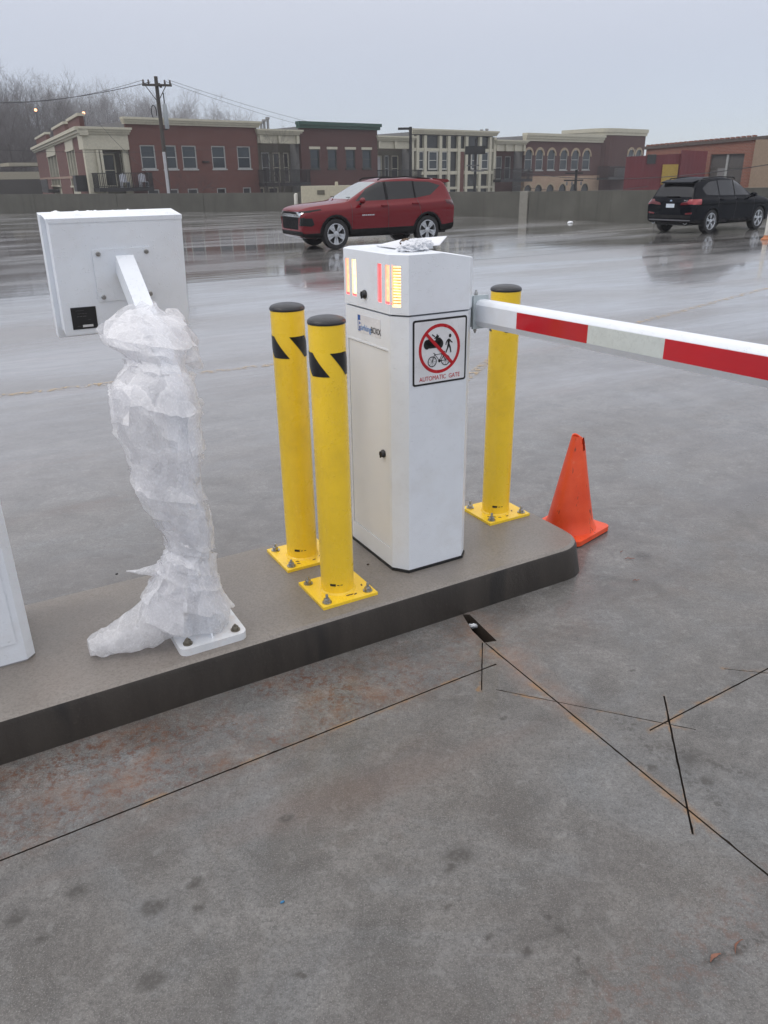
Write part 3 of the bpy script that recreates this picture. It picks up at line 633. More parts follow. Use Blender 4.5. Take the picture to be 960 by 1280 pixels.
for sx in (-1, 1):
    for sz in (-1, 1):
        bm = bmesh.new(); M = hd_ @ Matrix.Translation((sx*.083, -.0045, -.182+sz*.075)) @ Matrix.Rotation(pi/2, 4, 'X'); lathe(bm, [(.0085, 0), (.0085, .002), (.007, .003), (.007, .008)], 14, M); lathe(bm, [(.004, .008), (.004, .0085)], 6, M)
        finish(bm, 'bolt', STEEL, mp_, 40)
bm = bmesh.new(); box(bm, HL+.028, HL+.114, -.0022, -.0004, -.365, -.287, 0, hd_); rl = finish(bm, 'rating_label', BLKM, bp)
GRT = mat('faint grey print', (.25, .25, .26), .5)
def ktxt(s, x, z, size, m, sx=1.):
    o = text('lettering', s, size, m, rl, (0, 0, 0), (0, 0, 0), .0002, sx=1); o.matrix_local = hd_ @ Matrix.Translation((x, -.0026, z)) @ Matrix.Rotation(pi/2, 4, 'X') @ Matrix.Diagonal((sx, 1, 1, 1)); return o
for s, x, z, sz in (('- - - - - -', .045, -.300, .008), ('- - - - - - -', .050, -.311, .008), ('-- --- ----', .047, -.321, .009), ('- - -', .082, -.334, .007), ('- - - -', .045, -.355, .007)): ktxt(s, HL+x, z, sz, GRT)
bm = bmesh.new(); box(bm, HL+.062, HL+.098, -.0028, -.0023, -.3585, -.350, 0, hd_); finish(bm, 'serial_strip', mat('pale print', (.6, .6, .6), .5), rl)
T = kio.matrix_basis
kio_m = Matrix.Translation(W(ku, kv, IZ)) @ Matrix.Rotation(TH, 4, 'Z')
cr = [kio_m @ HX(x, y, .013) for x, y in ((HL-.008, .004), (HR-.004, .004), (HR-.004, .13), (HL-.008, .13))]
bm = bmesh.new(); box(bm, HL-.002, HR+.002, -.002, .134, -.002, .0125, 0, hd_); bevel(bm, .003, 1); finish(bm, 'top_cover', WHITE, kio, 30)
slush('slush', cr, 0, SNOW, 'melting slush along the top of the payment terminal', .009, (90, 30), 2., -.2)
# ------------------------------------------------------------------ bubble wrap
m, h, b = new_mat('bubble wrap'); out = h.t.nodes['Material Output']; P = h.coord()
b.inputs['Base Color'].default_value = (.97, .97, .98, 1); b.inputs['Roughness'].default_value = .14; b.inputs['Specular IOR Level'].default_value = .6
vb_ = h.vor(105, P); bub = h.ramp(vb_, .1, .55, 1, 0)
wv_ = h.n('ShaderNodeVectorMath', operation='ADD'); ws = h.n('ShaderNodeVectorMath', operation='SCALE'); h.put(ws.inputs[0], h.noise(6, 3, .5, P, 0, 'Color')); ws.inputs['Scale'].default_value = .16; h.put(wv_.inputs[0], P); h.put(wv_.inputs[1], ws.outputs[0])
mp_w = h.n('ShaderNodeMapping'); h.put(mp_w.inputs[0], wv_.outputs[0]); mp_w.inputs['Rotation'].default_value = (.5, .6, .2); mp_w.inputs['Scale'].default_value = (1.25, 1.25, .62)
def vnode(sc, feat):
    n = h.n('ShaderNodeTexVoronoi', feature=feat); n.inputs['Scale'].default_value = sc; h.put(n.inputs['Vector'], mp_w.outputs[0]); return n
vc = vnode(11, 'F1'); ve = vnode(11, 'DISTANCE_TO_EDGE'); ve2 = vnode(26, 'DISTANCE_TO_EDGE'); vc2 = vnode(26, 'F1')
crease = h.m2('MAXIMUM', h.ramp(ve.outputs['Distance'], .0, .10, .4, 0), h.ramp(ve2.outputs['Distance'], .0, .05, .3, 0))
g3 = h.n('ShaderNodeNewGeometry')
def tilt(nrm, col, k):
    s_ = h.n('ShaderNodeVectorMath', operation='SUBTRACT'); h.put(s_.inputs[0], col); s_.inputs[1].default_value = (.5, .5, .5)
    k_ = h.n('ShaderNodeVectorMath', operation='SCALE'); h.put(k_.inputs[0], s_.outputs[0]); k_.inputs['Scale'].default_value = k
    a_ = h.n('ShaderNodeVectorMath', operation='ADD'); h.put(a_.inputs[0], nrm); h.put(a_.inputs[1], k_.outputs[0]); z_ = h.n('ShaderNodeVectorMath', operation='NORMALIZE'); h.put(z_.inputs[0], a_.outputs[0]); return z_.outputs[0]
n0 = tilt(tilt(g3.outputs['Normal'], vc.outputs['Color'], .55), vc2.outputs['Color'], .25); n1 = h.bump(h.noise(14, 3, .5, P), .25, .01, n0); n2 = h.bump(bub, .35, .0022, n1); h.put(b.inputs['Normal'], n2)
cellr = h.n('ShaderNodeSeparateColor'); h.put(cellr.inputs[0], vc.outputs['Color'])
tl = h.n('ShaderNodeBsdfTranslucent'); tl.inputs[0].default_value = (.98, .98, 1, 1); h.put(tl.inputs['Normal'], n2)
mx = h.n('ShaderNodeMixShader'); mx.inputs[0].default_value = .38; h.put(mx.inputs[1], b.outputs[0]); h.put(mx.inputs[2], tl.outputs[0])
tr = h.n('ShaderNodeBsdfTransparent'); tr.inputs[0].default_value = (.97, .97, .98, 1); mx2 = h.n('ShaderNodeMixShader')
lw = h.n('ShaderNodeLayerWeight'); lw.inputs['Blend'].default_value = .35; h.put(lw.inputs['Normal'], n1)
al = h.m2('ADD', h.m2('ADD', h.m2('ADD', h.ramp(cellr.outputs[0], .1, .9, .30, .58), h.m2('MULTIPLY', bub, .12)), h.m2('MULTIPLY', lw.outputs['Facing'], .25)), h.m2('MULTIPLY', crease, .3), clamp=True); h.put(mx2.inputs[0], al); h.put(mx2.inputs[1], tr.outputs[0]); h.put(mx2.inputs[2], mx.outputs[0]); h.put(out.inputs[0], mx2.outputs[0])
WRAP = m
# outline of the wrap: (photo row, left, right, v of the post there)
SIL_ = [(376, 176, 191, 2.75), (382, 165, 194, 2.73), (388, 153, 204, 2.70), (394, 143, 214, 2.68), (402, 134, 226, 2.65), (412, 129, 232, 2.625), (422, 128, 235, 2.60), (430, 132, 236, 2.58), (438, 150, 232, 2.56), (448, 164, 230, 2.54), (458, 160, 231, 2.515), (470, 151, 236, 2.49), (485, 144, 242, 2.46), (505, 141, 245, 2.45), (525, 144, 247, 2.44), (545, 151, 249, 2.435), (565, 161, 247, 2.43), (585, 167, 246, 2.43), (600, 172, 247, 2.43), (615, 172, 250, 2.43), (625, 178, 253, 2.43), (640, 191, 259, 2.43), (655, 202, 263, 2.43), (670, 210, 263, 2.43), (680, 213, 262, 2.43), (688, 214, 262, 2.43), (696, 209, 266, 2.43), (705, 206, 267, 2.43), (716, 202, 268, 2.43), (728, 195, 271, 2.43), (738, 187, 277, 2.43), (750, 184, 284, 2.43), (762, 182, 288, 2.43), (772, 184, 284, 2.43), (780, 188, 276, 2.43)]
def at_v(px, py, v):
    r = ray(px, py); t = v/r.dot(E2); return Vector((0, 0, EYE)) + r*t
bm = bmesh.new(); NS = 18
rnw = random.Random(21)
CL = bm.edges.layers.float.new('crease_edge')
def wrap_shell(rows_, kr, jit, seed):
    rings = []
    for ri, (py, xl, xr, v) in enumerate(rows_):
        L_, R_ = at_v(xl, py, v), at_v(xr, py, v); cc = (L_+R_)/2; ax = (R_-L_)/2; ra = ax.length*kr; ax.normalize(); ay = Vector((0, 0, 1)).cross(ax).normalized(); up_ = max(0, min(1, (v-2.46)/.12))
        rb = (max(.056, min(ra*.85, .092)) + .004 + .018*up_)*(kr if kr < 1 else 1); cc = cc - E2*(.004 + .010*up_); ring_ = []
        for k in range(NS):
            a = 2*pi*(k + .5*(ri % 2))/NS; ca_, sa_ = cos(a), sin(a); j = rnw.uniform(-1, 1)*jit*(.35+.65*abs(sa_))*min(1, ra/.06)
            f1 = mnoise.noise(Vector((ca_*1.6+seed, sa_*1.6, cc.z*6+a*.6)))*.03*min(1, ra/.06)*(.4+.6*abs(sa_))
            ring_.append(bm.verts.new(cc + ax*(ra*ca_) + ay*(rb*sa_) + (ax*ca_+ay*sa_)*(j+f1) + Vector((0, 0, rnw.uniform(-.006, .006)))))
        rings.append(ring_)
    for ri, (a, b_) in enumerate(zip(rings, rings[1:])):
        for i in range(NS):
            a0, a1, b0, b1 = a[i], a[(i+1) % NS], b_[i], b_[(i+1) % NS]
            if ri % 2 == 0: bm.faces.new((a0, a1, b0)); bm.faces.new((a1, b1, b0))
            else: bm.faces.new((a0, a1, b1)); bm.faces.new((a0, b1, b0))
rw = SIL_[::1]
wrap_shell(rw, 1., .012, 0.)
for e in bm.edges: e[CL] = 1. if rnw.random() < .42 else 0.
me_ = bpy.data.meshes.new('tmp'); bmesh.ops.recalc_face_normals(bm, faces=bm.faces); bm.to_mesh(me_); bm.free(); o_ = bpy.data.objects.new('tmp', me_); C.objects.link(o_); s_ = o_.modifiers.new('s', 'SUBSURF'); s_.levels = 2; s_.render_levels = 2
dg = bpy.context.evaluated_depsgraph_get(); me_ = bpy.data.meshes.new_from_object(o_.evaluated_get(dg)); bpy.data.objects.remove(o_)
bm = bmesh.new(); bm.from_mesh(me_)
for v in bm.verts: v.co += Vector((mnoise.noise(v.co*40), mnoise.noise(v.co*40+Vector((9, 0, 0))), mnoise.noise(v.co*40+Vector((0, 9, 0)))))*.0035
def sheet(bm, quads, n=18, amp=.012, seed=0., th=0):
    """coons-like bilinear sheet from four world corners with creases"""
    c0, c1, c2, c3 = quads; g = []
    nr = (c1-c0).cross(c3-c0).normalized()
    for i in range(n+1):
        row = []
        for j in range(n+1):
            a, b = i/n, j/n; p = c0.lerp(c1, a).lerp(c3.lerp(c2, a), b)
            f = 1-abs(mnoise.noise(p*14+Vector((seed, 0, 0))))*2.3; f2 = mnoise.noise(p*34+Vector((0, seed, 0)))
            row.append(bm.verts.new(p + nr*(amp*f + amp*.5*f2) + Vector((0, 0, .004*mnoise.noise(p*30)))))
        g.append(row)
    for i in range(n):
        for j in range(n): bm.faces.new((g[i][j], g[i+1][j], g[i+1][j+1], g[i][j+1]))
# loose layers: film wound diagonally round the post, with free wavy edges
def shell_pt(row, a, out):
    row = max(0., min(len(SIL_)-1.001, row)); i = int(row); f = row-i; py, xl, xr, v = [x+(y-x)*f for x, y in zip(SIL_[i], SIL_[i+1])]
    L_, R_ = at_v(xl, py, v), at_v(xr, py, v); cc = (L_+R_)/2; ax = (R_-L_)/2; ra = ax.length; ax.normalize(); ay = Vector((0, 0, 1)).cross(ax).normalized(); up_ = max(0, min(1, (v-2.46)/.12))
    rb = max(.056, min(ra*.85, .092)) + .004 + .018*up_; cc = cc - E2*(.004 + .010*up_)
    return cc + ax*((ra+out)*cos(a)) + ay*((rb+out)*sin(a))
def ribbon(r0, r1, a0, turns, wd, seed):
    K = int(44*turns); J = 9; g = []
    for i in range(K+1):
        t = i/K; a = a0 + 2*pi*turns*t; row = []
        for j in range(J+1):
            s_ = j/J*2-1; q = Vector((cos(a)*2.2, sin(a)*2.2+seed, s_*1.3)); e = abs(s_)**3; fr = min(1, 6*t, 6*(1-t))
            o_ = .004 + e*(.006+.016*max(0, mnoise.noise(q*1.6)+.25)) + .010*(1-abs(mnoise.noise(q*2.1))*2.4)*.5 + (1-fr)*.006
            rr_ = r0 + (r1-r0)*t + s_*wd*(1+.28*mnoise.noise(Vector((a*1.3, seed, s_)))) + .35*mnoise.noise(q*2.6)
            row.append(bm.verts.new(shell_pt(rr_, a, max(.002, o_))))
        g.append(row)
    for i in range(K):
        for j in range(J): bm.faces.new((g[i][j], g[i+1][j], g[i+1][j+1], g[i][j+1]))
for args in ((3.5, 8., 3.6, 1.15, 2.1, 1.), (10.5, 13.5, 2.2, 1.2, 1.5, 4.), (14.5, 12.6, 5.2, .8, 1.3, 8.), (16.5, 19.5, 3.0, 1.2, 1.7, 12.), (21.5, 24.5, 4.1, 1.1, 1.9, 17.), (25.5, 28.8, 2.6, 1.15, 2.0, 23.), (29., 31.5, 4.4, 1., 1.8, 31.)): ribbon(*args)
# right shoulder flap, hanging free
def loft(bm, secs, n=20, amp=.01, seed=0.):
    """closed tube through sections (centre, half-axis A, half-axis B)"""
    rg = []
    ss = []
    for a, b in zip(secs, secs[1:]):
        for k in range(5): ss.append([x.lerp(y, k/5) for x, y in zip(a, b)])
    ss.append(list(secs[-1]))
    for c, A, B in ss:
        r = []
        for k in range(n):
            t = 2*pi*k/n; d = A*cos(t) + B*sin(t); p = c + d
            f = 1-abs(mnoise.noise(p*16+Vector((seed, 0, 0))))*2.2
            r.append(bm.verts.new(p + d.normalized()*amp*(f-.4) + d.normalized()*amp*.5*mnoise.noise(p*45)))
        rg.append(r)
    for a, b in zip(rg, rg[1:]):
        for i in range(n): bm.faces.new((a[i], a[(i+1) % n], b[(i+1) % n], b[i]))
    bm.faces.new(rg[0][::-1]); bm.faces.new(rg[-1])
def sec(py, xl, xr, v, dep): 
    L_, R_ = at_v(xl, py, v), at_v(xr, py, v); return ((L_+R_)/2, (R_-L_)/2, Vector((0, 0, 1)).cross((R_-L_).normalized())*dep)
loft(bm, [sec(386, 205, 222, 2.68, .01), sec(396, 205, 232, 2.66, .03), (sec(410, 208, 240, 2.63, .04)), sec(425, 214, 246, 2.6, .04), sec(440, 222, 250, 2.58, .035), sec(452, 230, 252, 2.56, .022), sec(461, 240, 251, 2.55, .006)], 24, .010, 3.)
# lower skirt: spread flap to the left and a spike
loft(bm, [(W(.545, 2.45, IZ+.16), E2*.07, E1*.06), (W(.50, 2.45, IZ+.125), E2*.08, Vector((0, 0, .10))), (W(.43, 2.455, IZ+.095), E2*.08, Vector((0, 0, .09))), (W(.355, 2.465, IZ+.070), E2*.07, Vector((0, 0, .066))), (W(.285, 2.475, IZ+.052), E2*.055, Vector((0, 0, .048))), (W(.235, 2.485, IZ+.042), E2*.042, Vector((0, 0, .040))), (W(.214, 2.487, IZ+.040), E2*.034, Vector((0, 0, .036)))], 28, .010, 7.)
pS = at_v(158, 714, 2.5)
loft(bm, [(at_v(222, 708, 2.43), E2*.03, Vector((0, 0, .030))), (at_v(207, 711, 2.44), E2*.028, Vector((0, 0, .028))), (at_v(190, 713.5, 2.46), E2*.02, Vector((0, 0, .018))), (at_v(172, 714.5, 2.48), E2*.010, Vector((0, 0, .006))), (pS, E2*.002, Vector((0, 0, .001)))], 14, .003, 11.)
for v in bm.verts:
    if v.co.z < IZ+.003: v.co.z = IZ+.003
wr = finish(bm, 'bubble_wrap', WRAP, None, 38); tag(wr, 'crumpled bubble wrap wound round the post of the payment terminal', 'bubble wrap')
# ------------------------------------------------------------------ white cabinet cut by the left edge of the frame
gl = gp(45, 820, IZ); cu_, cv_ = uvof(gl)
lc = empty('ticket_cabinet', W(cu_-.22, cv_+.12, IZ), TH, 'tall white cabinet cut off by the left edge of the picture', 'cabinet')
bm = bmesh.new(); LP = oct_pts(-.22, .22, -.135, .24, .03, .028); prism(bm, LP, .006, 1.12, XY); bevel(bm, .003, 1, 20); finish(bm, 'cabinet_body', WHITE, lc, 30)
bm = bmesh.new(); box(bm, -.225, .225, -.14, .245, 1.121, 1.15); bevel(bm, .006, 2); finish(bm, 'cabinet_lid', WHITE, lc, 30)
bm = bmesh.new(); prism(bm, oct_pts(-.218, .218, -.133, .238, .03, .028), 0, .006, XY); finish(bm, 'base_gasket', mat('grey gasket', (.3, .3, .3), .7), lc)
bm = bmesh.new(); box(bm, -.17, .17, -.139, -.1355, .08, 1.05); bevel(bm, .001, 1); finish(bm, 'door', WHITE, lc, 30)
# ------------------------------------------------------------------ traffic cone
ORG = mat('faded orange plastic', (.80, .11, .022), .42, var=.15, vs=6, dirt=(.30, .06, .025, .5), ds=12, bump=.2, bs=50)
m, h, b = new_mat('scuffed cone orange'); P = h.coord(); S2 = h.coord(scale=(3, 3, .7))
c = h.mix(h.ramp(h.noise(6, 4, .6, P), .3, .7), (.74, .065, .016), (.90, .11, .03)); c = h.mix(h.ramp(h.noise(9, 5, .75, S2), .62, .68, 0, .8), c, (.06, .03, .02)); c = h.mix(h.ramp(h.noise(30, 4, .7, P), .6, .72, 0, .25), c, (.9, .3, .18))
h.put(b.inputs['Base Color'], c); b.inputs['Roughness'].default_value = .4; h.put(b.inputs['Normal'], h.bump(h.noise(40, 4, .6, P), .3, .004)); CONE = m
cb0, cb1 = gp(722, 688, .0), gp(762, 665, .0); cdir = (cb1-cb0); cang = atan2(cdir.y, cdir.x)
cn_c = W(2.582, 2.652)
cone = empty('traffic_cone', cn_c, cang, 'scuffed orange traffic cone standing beside the rounded kerb end', 'traffic cone')
bm = bmesh.new(); prism(bm, rrect(.30, .30, .03), .006, .030, XY); bevel(bm, .006, 2); finish(bm, 'cone_base', CONE, cone, 30)
for sx in (-1, 1):
    for sy in (-1, 1): bm = bmesh.new(); box(bm, sx*.115-.022, sx*.115+.022, sy*.115-.022, sy*.115+.022, 0, .0065); finish(bm, 'cone_foot', mat('dark cone foot', (.05, .02, .015), .6), cone)
bm = bmesh.new(); n = 48; rg = []
HC = .512
for i in range(15):
    t = i/14; z = .028 + (HC-.028)*t; r = .122*(1-t) + .031*t
    if i == 0: r = .132
    row = []
    for k in range(n):
        a = 2*pi*k/n; rr_ = r*(1 + .05*t*sin(2*a+.6) - .03*(1-t)*cos(3*a)); z2 = z
        if t > .9: z2 = z - .02*max(0, cos(a-radians(-20)))**2*(t-.9)*10
        row.append(bm.verts.new((rr_*cos(a)+.008*t*t, rr_*sin(a), z2)))
    rg.append(row)
inner = [[bm.verts.new(((v.co.x)*.86, v.co.y*.86, v.co.z-.004)) for v in row] for row in (rg[-1], rg[-3], rg[-6])]
for a, b_ in zip(rg, rg[1:]):
    for i in range(n): bm.faces.new((a[i], a[(i+1) % n], b_[(i+1) % n], b_[i]))
for a, b_ in zip([rg[-1]]+inner, inner):
    for i in range(n): bm.faces.new((a[i], a[(i+1) % n], b_[(i+1) % n], b_[i]))
# torn notch in the rim, facing away to the right
na = radians(250) - cang + radians(70)
dele = [f for f in bm.faces if f.calc_center_median().z > HC-.055 and abs(((atan2(f.calc_center_median().y, f.calc_center_median().x) - na + pi) % (2*pi)) - pi) < .42 - (HC-f.calc_center_median().z)*5]
bmesh.ops.delete(bm, geom=dele, context='FACES'); finish(bm, 'cone_body', CONE, cone, 50)
# ------------------------------------------------------------------ small litter on the deck
random.seed(11)
LEAF = mat('wet red-brown leaf', (.22, .07, .035), .5)
def scrap(name, px, py, L, wd, m, label, cat, ang):
    g = gp(px, py); bm = bmesh.new(); K = 7; rows = []
    for i in range(K+1):
        t = i/K; x = (t-.5)*L; y = .25*L*sin(t*2.6); ww = wd*sin(pi*min(max(t, .08), .92)); z = .0025 + .004*sin(t*5)**2
        rows.append([bm.verts.new((x, y-ww, z)), bm.verts.new((x, y, z+.0025)), bm.verts.new((x, y+ww, z))])
    for a, b in zip(rows, rows[1:]):
        bm.faces.new((a[0], b[0], b[1], a[1])); bm.faces.new((a[1], b[1], b[2], a[2]))
    o = finish(bm, name, m, None, 60); o.location = (g.x, g.y, 0); o.rotation_euler = (0, 0, ang); return tag(o, label, cat)
scrap('leaf_scrap', 787, 700, .045, .003, LEAF, 'curled red leaf scrap right of the cone, the larger one', 'leaf', -.2)
scrap('leaf_scrap', 777, 691, .02, .002, LEAF, 'tiny red leaf scrap right of the cone, nearest the cone', 'leaf', .6)
scrap('leaf_scrap', 795, 727, .03, .002, LEAF, 'thin red leaf scrap below the other scraps by the cone', 'leaf', -.1)
scrap('leaf_scrap', 895, 1200, .035, .005, mat('rusty leaf', (.25, .11, .07), .6), 'flat rust coloured leaf near the bottom right corner', 'leaf', .4)
scrap('leaf_scrap', 925, 1186, .045, .0025, mat('rusty leaf', (.25, .11, .07), .6), 'long thin rust coloured leaf beside the flat one', 'leaf', .7)
o = blob('plastic_chip', gp(353, 1128), .006, .003, .003, mat('blue chip', (.03, .17, .33), .4), 2, 'tiny blue plastic chip on the bare concrete in front', 'litter', .3, 2, 2)
o = blob('pebble', gp(146, 718, IZ), .006, .005, .004, BLKM, 2, 'small black pebble on the kerb left of the bubble wrap', 'pebble', .3, 2, 2)
o = blob('pebble', gp(460, 706, IZ), .007, .005, .004, mat('brown pebble', (.06, .04, .03), .6), 6, 'small brown pebble on the kerb by the cabinet base', 'pebble', .3, 2, 2)
o = blob('snow_clump', gfar(713, 279), 0.10, .08, .05, SNOW, 2, 'small white snow clump on the far deck before the wall', 'snow', .4, 2, 3)
# ------------------------------------------------------------------ parapet walls
m, h, b = new_mat('parapet concrete'); P = h.coord(); S3 = h.coord(scale=(1, 1, .12))
c = h.mix(h.ramp(h.noise(.7, 5, .6, P), .3, .7), (.088, .087, .075), (.125, .122, .106)); c = h.mix(h.ramp(h.noise(3, 5, .6, S3), .5, .72, 0, .5), c, (.065, .064, .056)); c = h.mix(h.ramp(h.noise(40, 3, .6, P), .5, .75, 0, .3), c, (.15, .147, .13))
h.put(b.inputs['Base Color'], c); b.inputs['Specular IOR Level'].default_value = .2; b.inputs['Roughness'].default_value = .85; h.put(b.inputs['Normal'], h.bump(h.noise(30, 4, .6, P), .4, .01)); PAR = m
def wall(p, q, hp, hq, label, th=.22, panel=6.1):
    d = (q-p); d.z = 0; L = d.length; rz = atan2(d.y, d.x); t = empty('parapet_wall', (p.x, p.y, deck_z(p)), rz, label, 'parapet wall')
    n = max(1, round(L/panel)); zb = lambda s: deck_z(p.lerp(q, s/L)) - deck_z(p)
    for i in range(n):
        s0, s1 = L*i/n+.012, L*(i+1)/n-.012; bm = bmesh.new(); z0, z1 = zb(s0), zb(s1); h0, h1 = hp+(hq-hp)*s0/L, hp+(hq-hp)*s1/L
        vs = [bm.verts.new(c) for c in ((s0, 0, z0-.3), (s1, 0, z1-.3), (s1, th, z1-.3), (s0, th, z0-.3), (s0, 0, z0+h0), (s1, 0, z1+h1), (s1, th, z1+h1), (s0, th, z0+h0))]
        for f in ((3, 2, 1, 0), (4, 5, 6, 7), (0, 1, 5, 4), (1, 2, 6, 5), (2, 3, 7, 6), (3, 0, 4, 7)): bm.faces.new([vs[j] for j in f])
        bevel(bm, .015, 1); finish(bm, 'wall_panel', PAR, t, 30)
    return t
w0, w1, w2, w3, w4 = gfar(0, 267), gfar(350, 264), gfar(570, 268), gfar(650, 273), gfar(800, 279)
def far_h(p, yt):                                 # height above the deck of the thing whose top is at photo row yt
    lo, hi = -2., 60.
    for _ in range(50):
        m_ = (lo+hi)/2; q = Vector((p.x, p.y, m_)) - Vector((0, 0, EYE)); y = 640 - FOC*q.dot(CU)/q.dot(fw)
        if y > yt: lo = m_
        else: hi = m_
    return lo - deck_z(p)
d = (w1-w0).normalized(); wl = w0 - d*45; corner = w1 + d*1.
hA, hB = far_h(w0, 243), far_h(w1, 241)
wall(wl, corner, hA + (hA-hB)*45/(w1-w0).length, hB, 'long low concrete parapet wall behind the red car, left part')
wall(corner + Vector((.0, .03, 0)), w3, far_h(corner, 240.5), far_h(w3, 239.5), 'concrete parapet wall between the red car and the pale wall post')
d2 = (w4-w3).normalized(); w5 = w4 + d2*.6
wall(w3 + d2*.5, w5, far_h(w3, 239.5), far_h(w5, 237.5), 'concrete parapet wall left of the black car')
wall(w5 + Vector((.03, 0, 0)), w5 + Vector((26, 10, 0)), far_h(w5, 237.5), 1.1, 'concrete parapet wall hidden behind the black car')
t = empty('wall_post', (w3.x, w3.y, deck_z(w3)), atan2(d2.y, d2.x), 'pale square concrete post where two parapet walls meet', 'wall post')
bm = bmesh.new(); box(bm, -.05, .44, -.04, .27, -.1, far_h(w3, 239.5)+.02); bevel(bm, .015, 1); finish(bm, 'post_shaft', mat('pale concrete', (.23, .22, .19), .7), t)
# cream utility box and white pipe post before the left wall
g = gfar(400, 267.5); sc_ = far_h(g, 232.5)
bx = empty('utility_box', (g.x, g.y, deck_z(g)), .15, 'cream metal utility box standing by the wall behind the red car', 'utility box')
bm = bmesh.new(); box(bm, -.9, 3.6, 0, 1.2, 0, sc_); bevel(bm, .03, 1); CB = mat('cream metal', (.50, .46, .34), .5); finish(bm, 'cabinet', CB, bx, 30)
for x, z in ((-.1, .78), (2., .8), (1.0, .45)):
    bm = bmesh.new(); box(bm, x, x+.4, -.03, .0, sc_*z-.12, sc_*z+.1); finish(bm, 'vent', mat('dark vent', (.12, .11, .08), .6), bx)
bm = bmesh.new(); box(bm, .9, 1.05, .1, .3, sc_, sc_+.2); finish(bm, 'knob', CB, bx)
g = gfar(371, 264); t = empty('pipe_post', (g.x, g.y, deck_z(g)), 0, 'short white pipe post by the left wall, beside the cream box', 'bollard')
hh = far_h(g, 241.5); bm = bmesh.new(); lathe(bm, [(.13, 0), (.13, hh-.1), (.10, hh-.03), (.02, hh)], 14); finish(bm, 'post_shaft', mat('off white paint', (.6, .58, .52), .5), t, 40)
# white post at the right edge
g = gp(956, 300); t = empty('marker_post', (g.x+.02, g.y, 0), 0, 'slim white marker post with orange base at the right edge', 'marker post')
bm = bmesh.new(); lathe(bm, [(.055, .05), (.05, 1.0), (.03, 1.03)], 14); finish(bm, 'post_shaft', mat('off white paint', (.6, .58, .52), .5), t, 40)
bm = bmesh.new(); lathe(bm, [(.12, 0), (.12, .03), (.07, .07), (.06, .12)], 16); finish(bm, 'rubber_base', mat('dirty orange rubber', (.45, .17, .07), .6), t, 40)
# ------------------------------------------------------------------ cars
def car_paint(name, col, metal=.3, coat=.7):
    m, h, b = new_mat(name); P = h.coord(); z = h.n('ShaderNodeSeparateXYZ'); h.put(z.inputs[0], P)
    c = h.mix(h.m2('MULTIPLY', h.ramp(z.outputs['Z'], .50, .25), h.ramp(h.noise(4, 5, .7, P), .35, .7, 0, .5)), col, (.10, .085, .075))
    h.put(b.inputs['Base Color'], c); b.inputs['Metallic'].default_value = metal; h.put(b.inputs['Roughness'], h.ramp(h.noise(9, 4, .6, P), .3, .7, .28, .42)); b.inputs['Coat Weight'].default_value = coat; b.inputs['Specular IOR Level'].default_value = .0; b.inputs['Coat Roughness'].default_value = .04
    h.put(b.inputs['Normal'], h.bump(h.vor(70, P), .12, .002)); return m
CGLASS = mat('tinted car glass', (.008, .009, .011), .08, spec=.5, wet=60); WGLASS = mat('windscreen glass', (.26, .29, .30), .06, spec=1.); GRL = mat('black grille mesh', (.006, .006, .007), .6, spec=.1)  # windscreen colour is pale to stand in for bright sky reflection
TYRE = mat('tyre rubber', (.018, .018, .019), .7, bump=.3, bs=60); RIM = mat('silver alloy', (.55, .56, .58), .3, .8, dirt=(.12, .11, .1, .4), ds=9); CLAD = mat('black cladding', (.008, .008, .009), .6, spec=.2, dirt=(.04, .036, .032, .3), ds=5)
CHROME = mat('chrome', (.75, .76, .78), .12, 1.); HLM = mat('headlamp glass', (.008, .009, .010), .12, spec=.3); TLM = mat('tail lamp red', (.28, .006, .012), .15, coat=.6); TLD = mat('tail lamp dark red', (.12, .008, .012), .15, coat=.6)
PLATE = mat('licence plate', (.62, .68, .75), .4)
def inpoly(x, y, poly):
    s = None
    for (x0, y0), (x1, y1) in zip(poly, poly[1:]+poly[:1]):
        k = (x1-x0)*(y-y0) - (y1-y0)*(x-x0)
        if abs(k) < 1e-9: continue
        if s is None: s = k > 0
        elif (k > 0) != s: return False
    return True
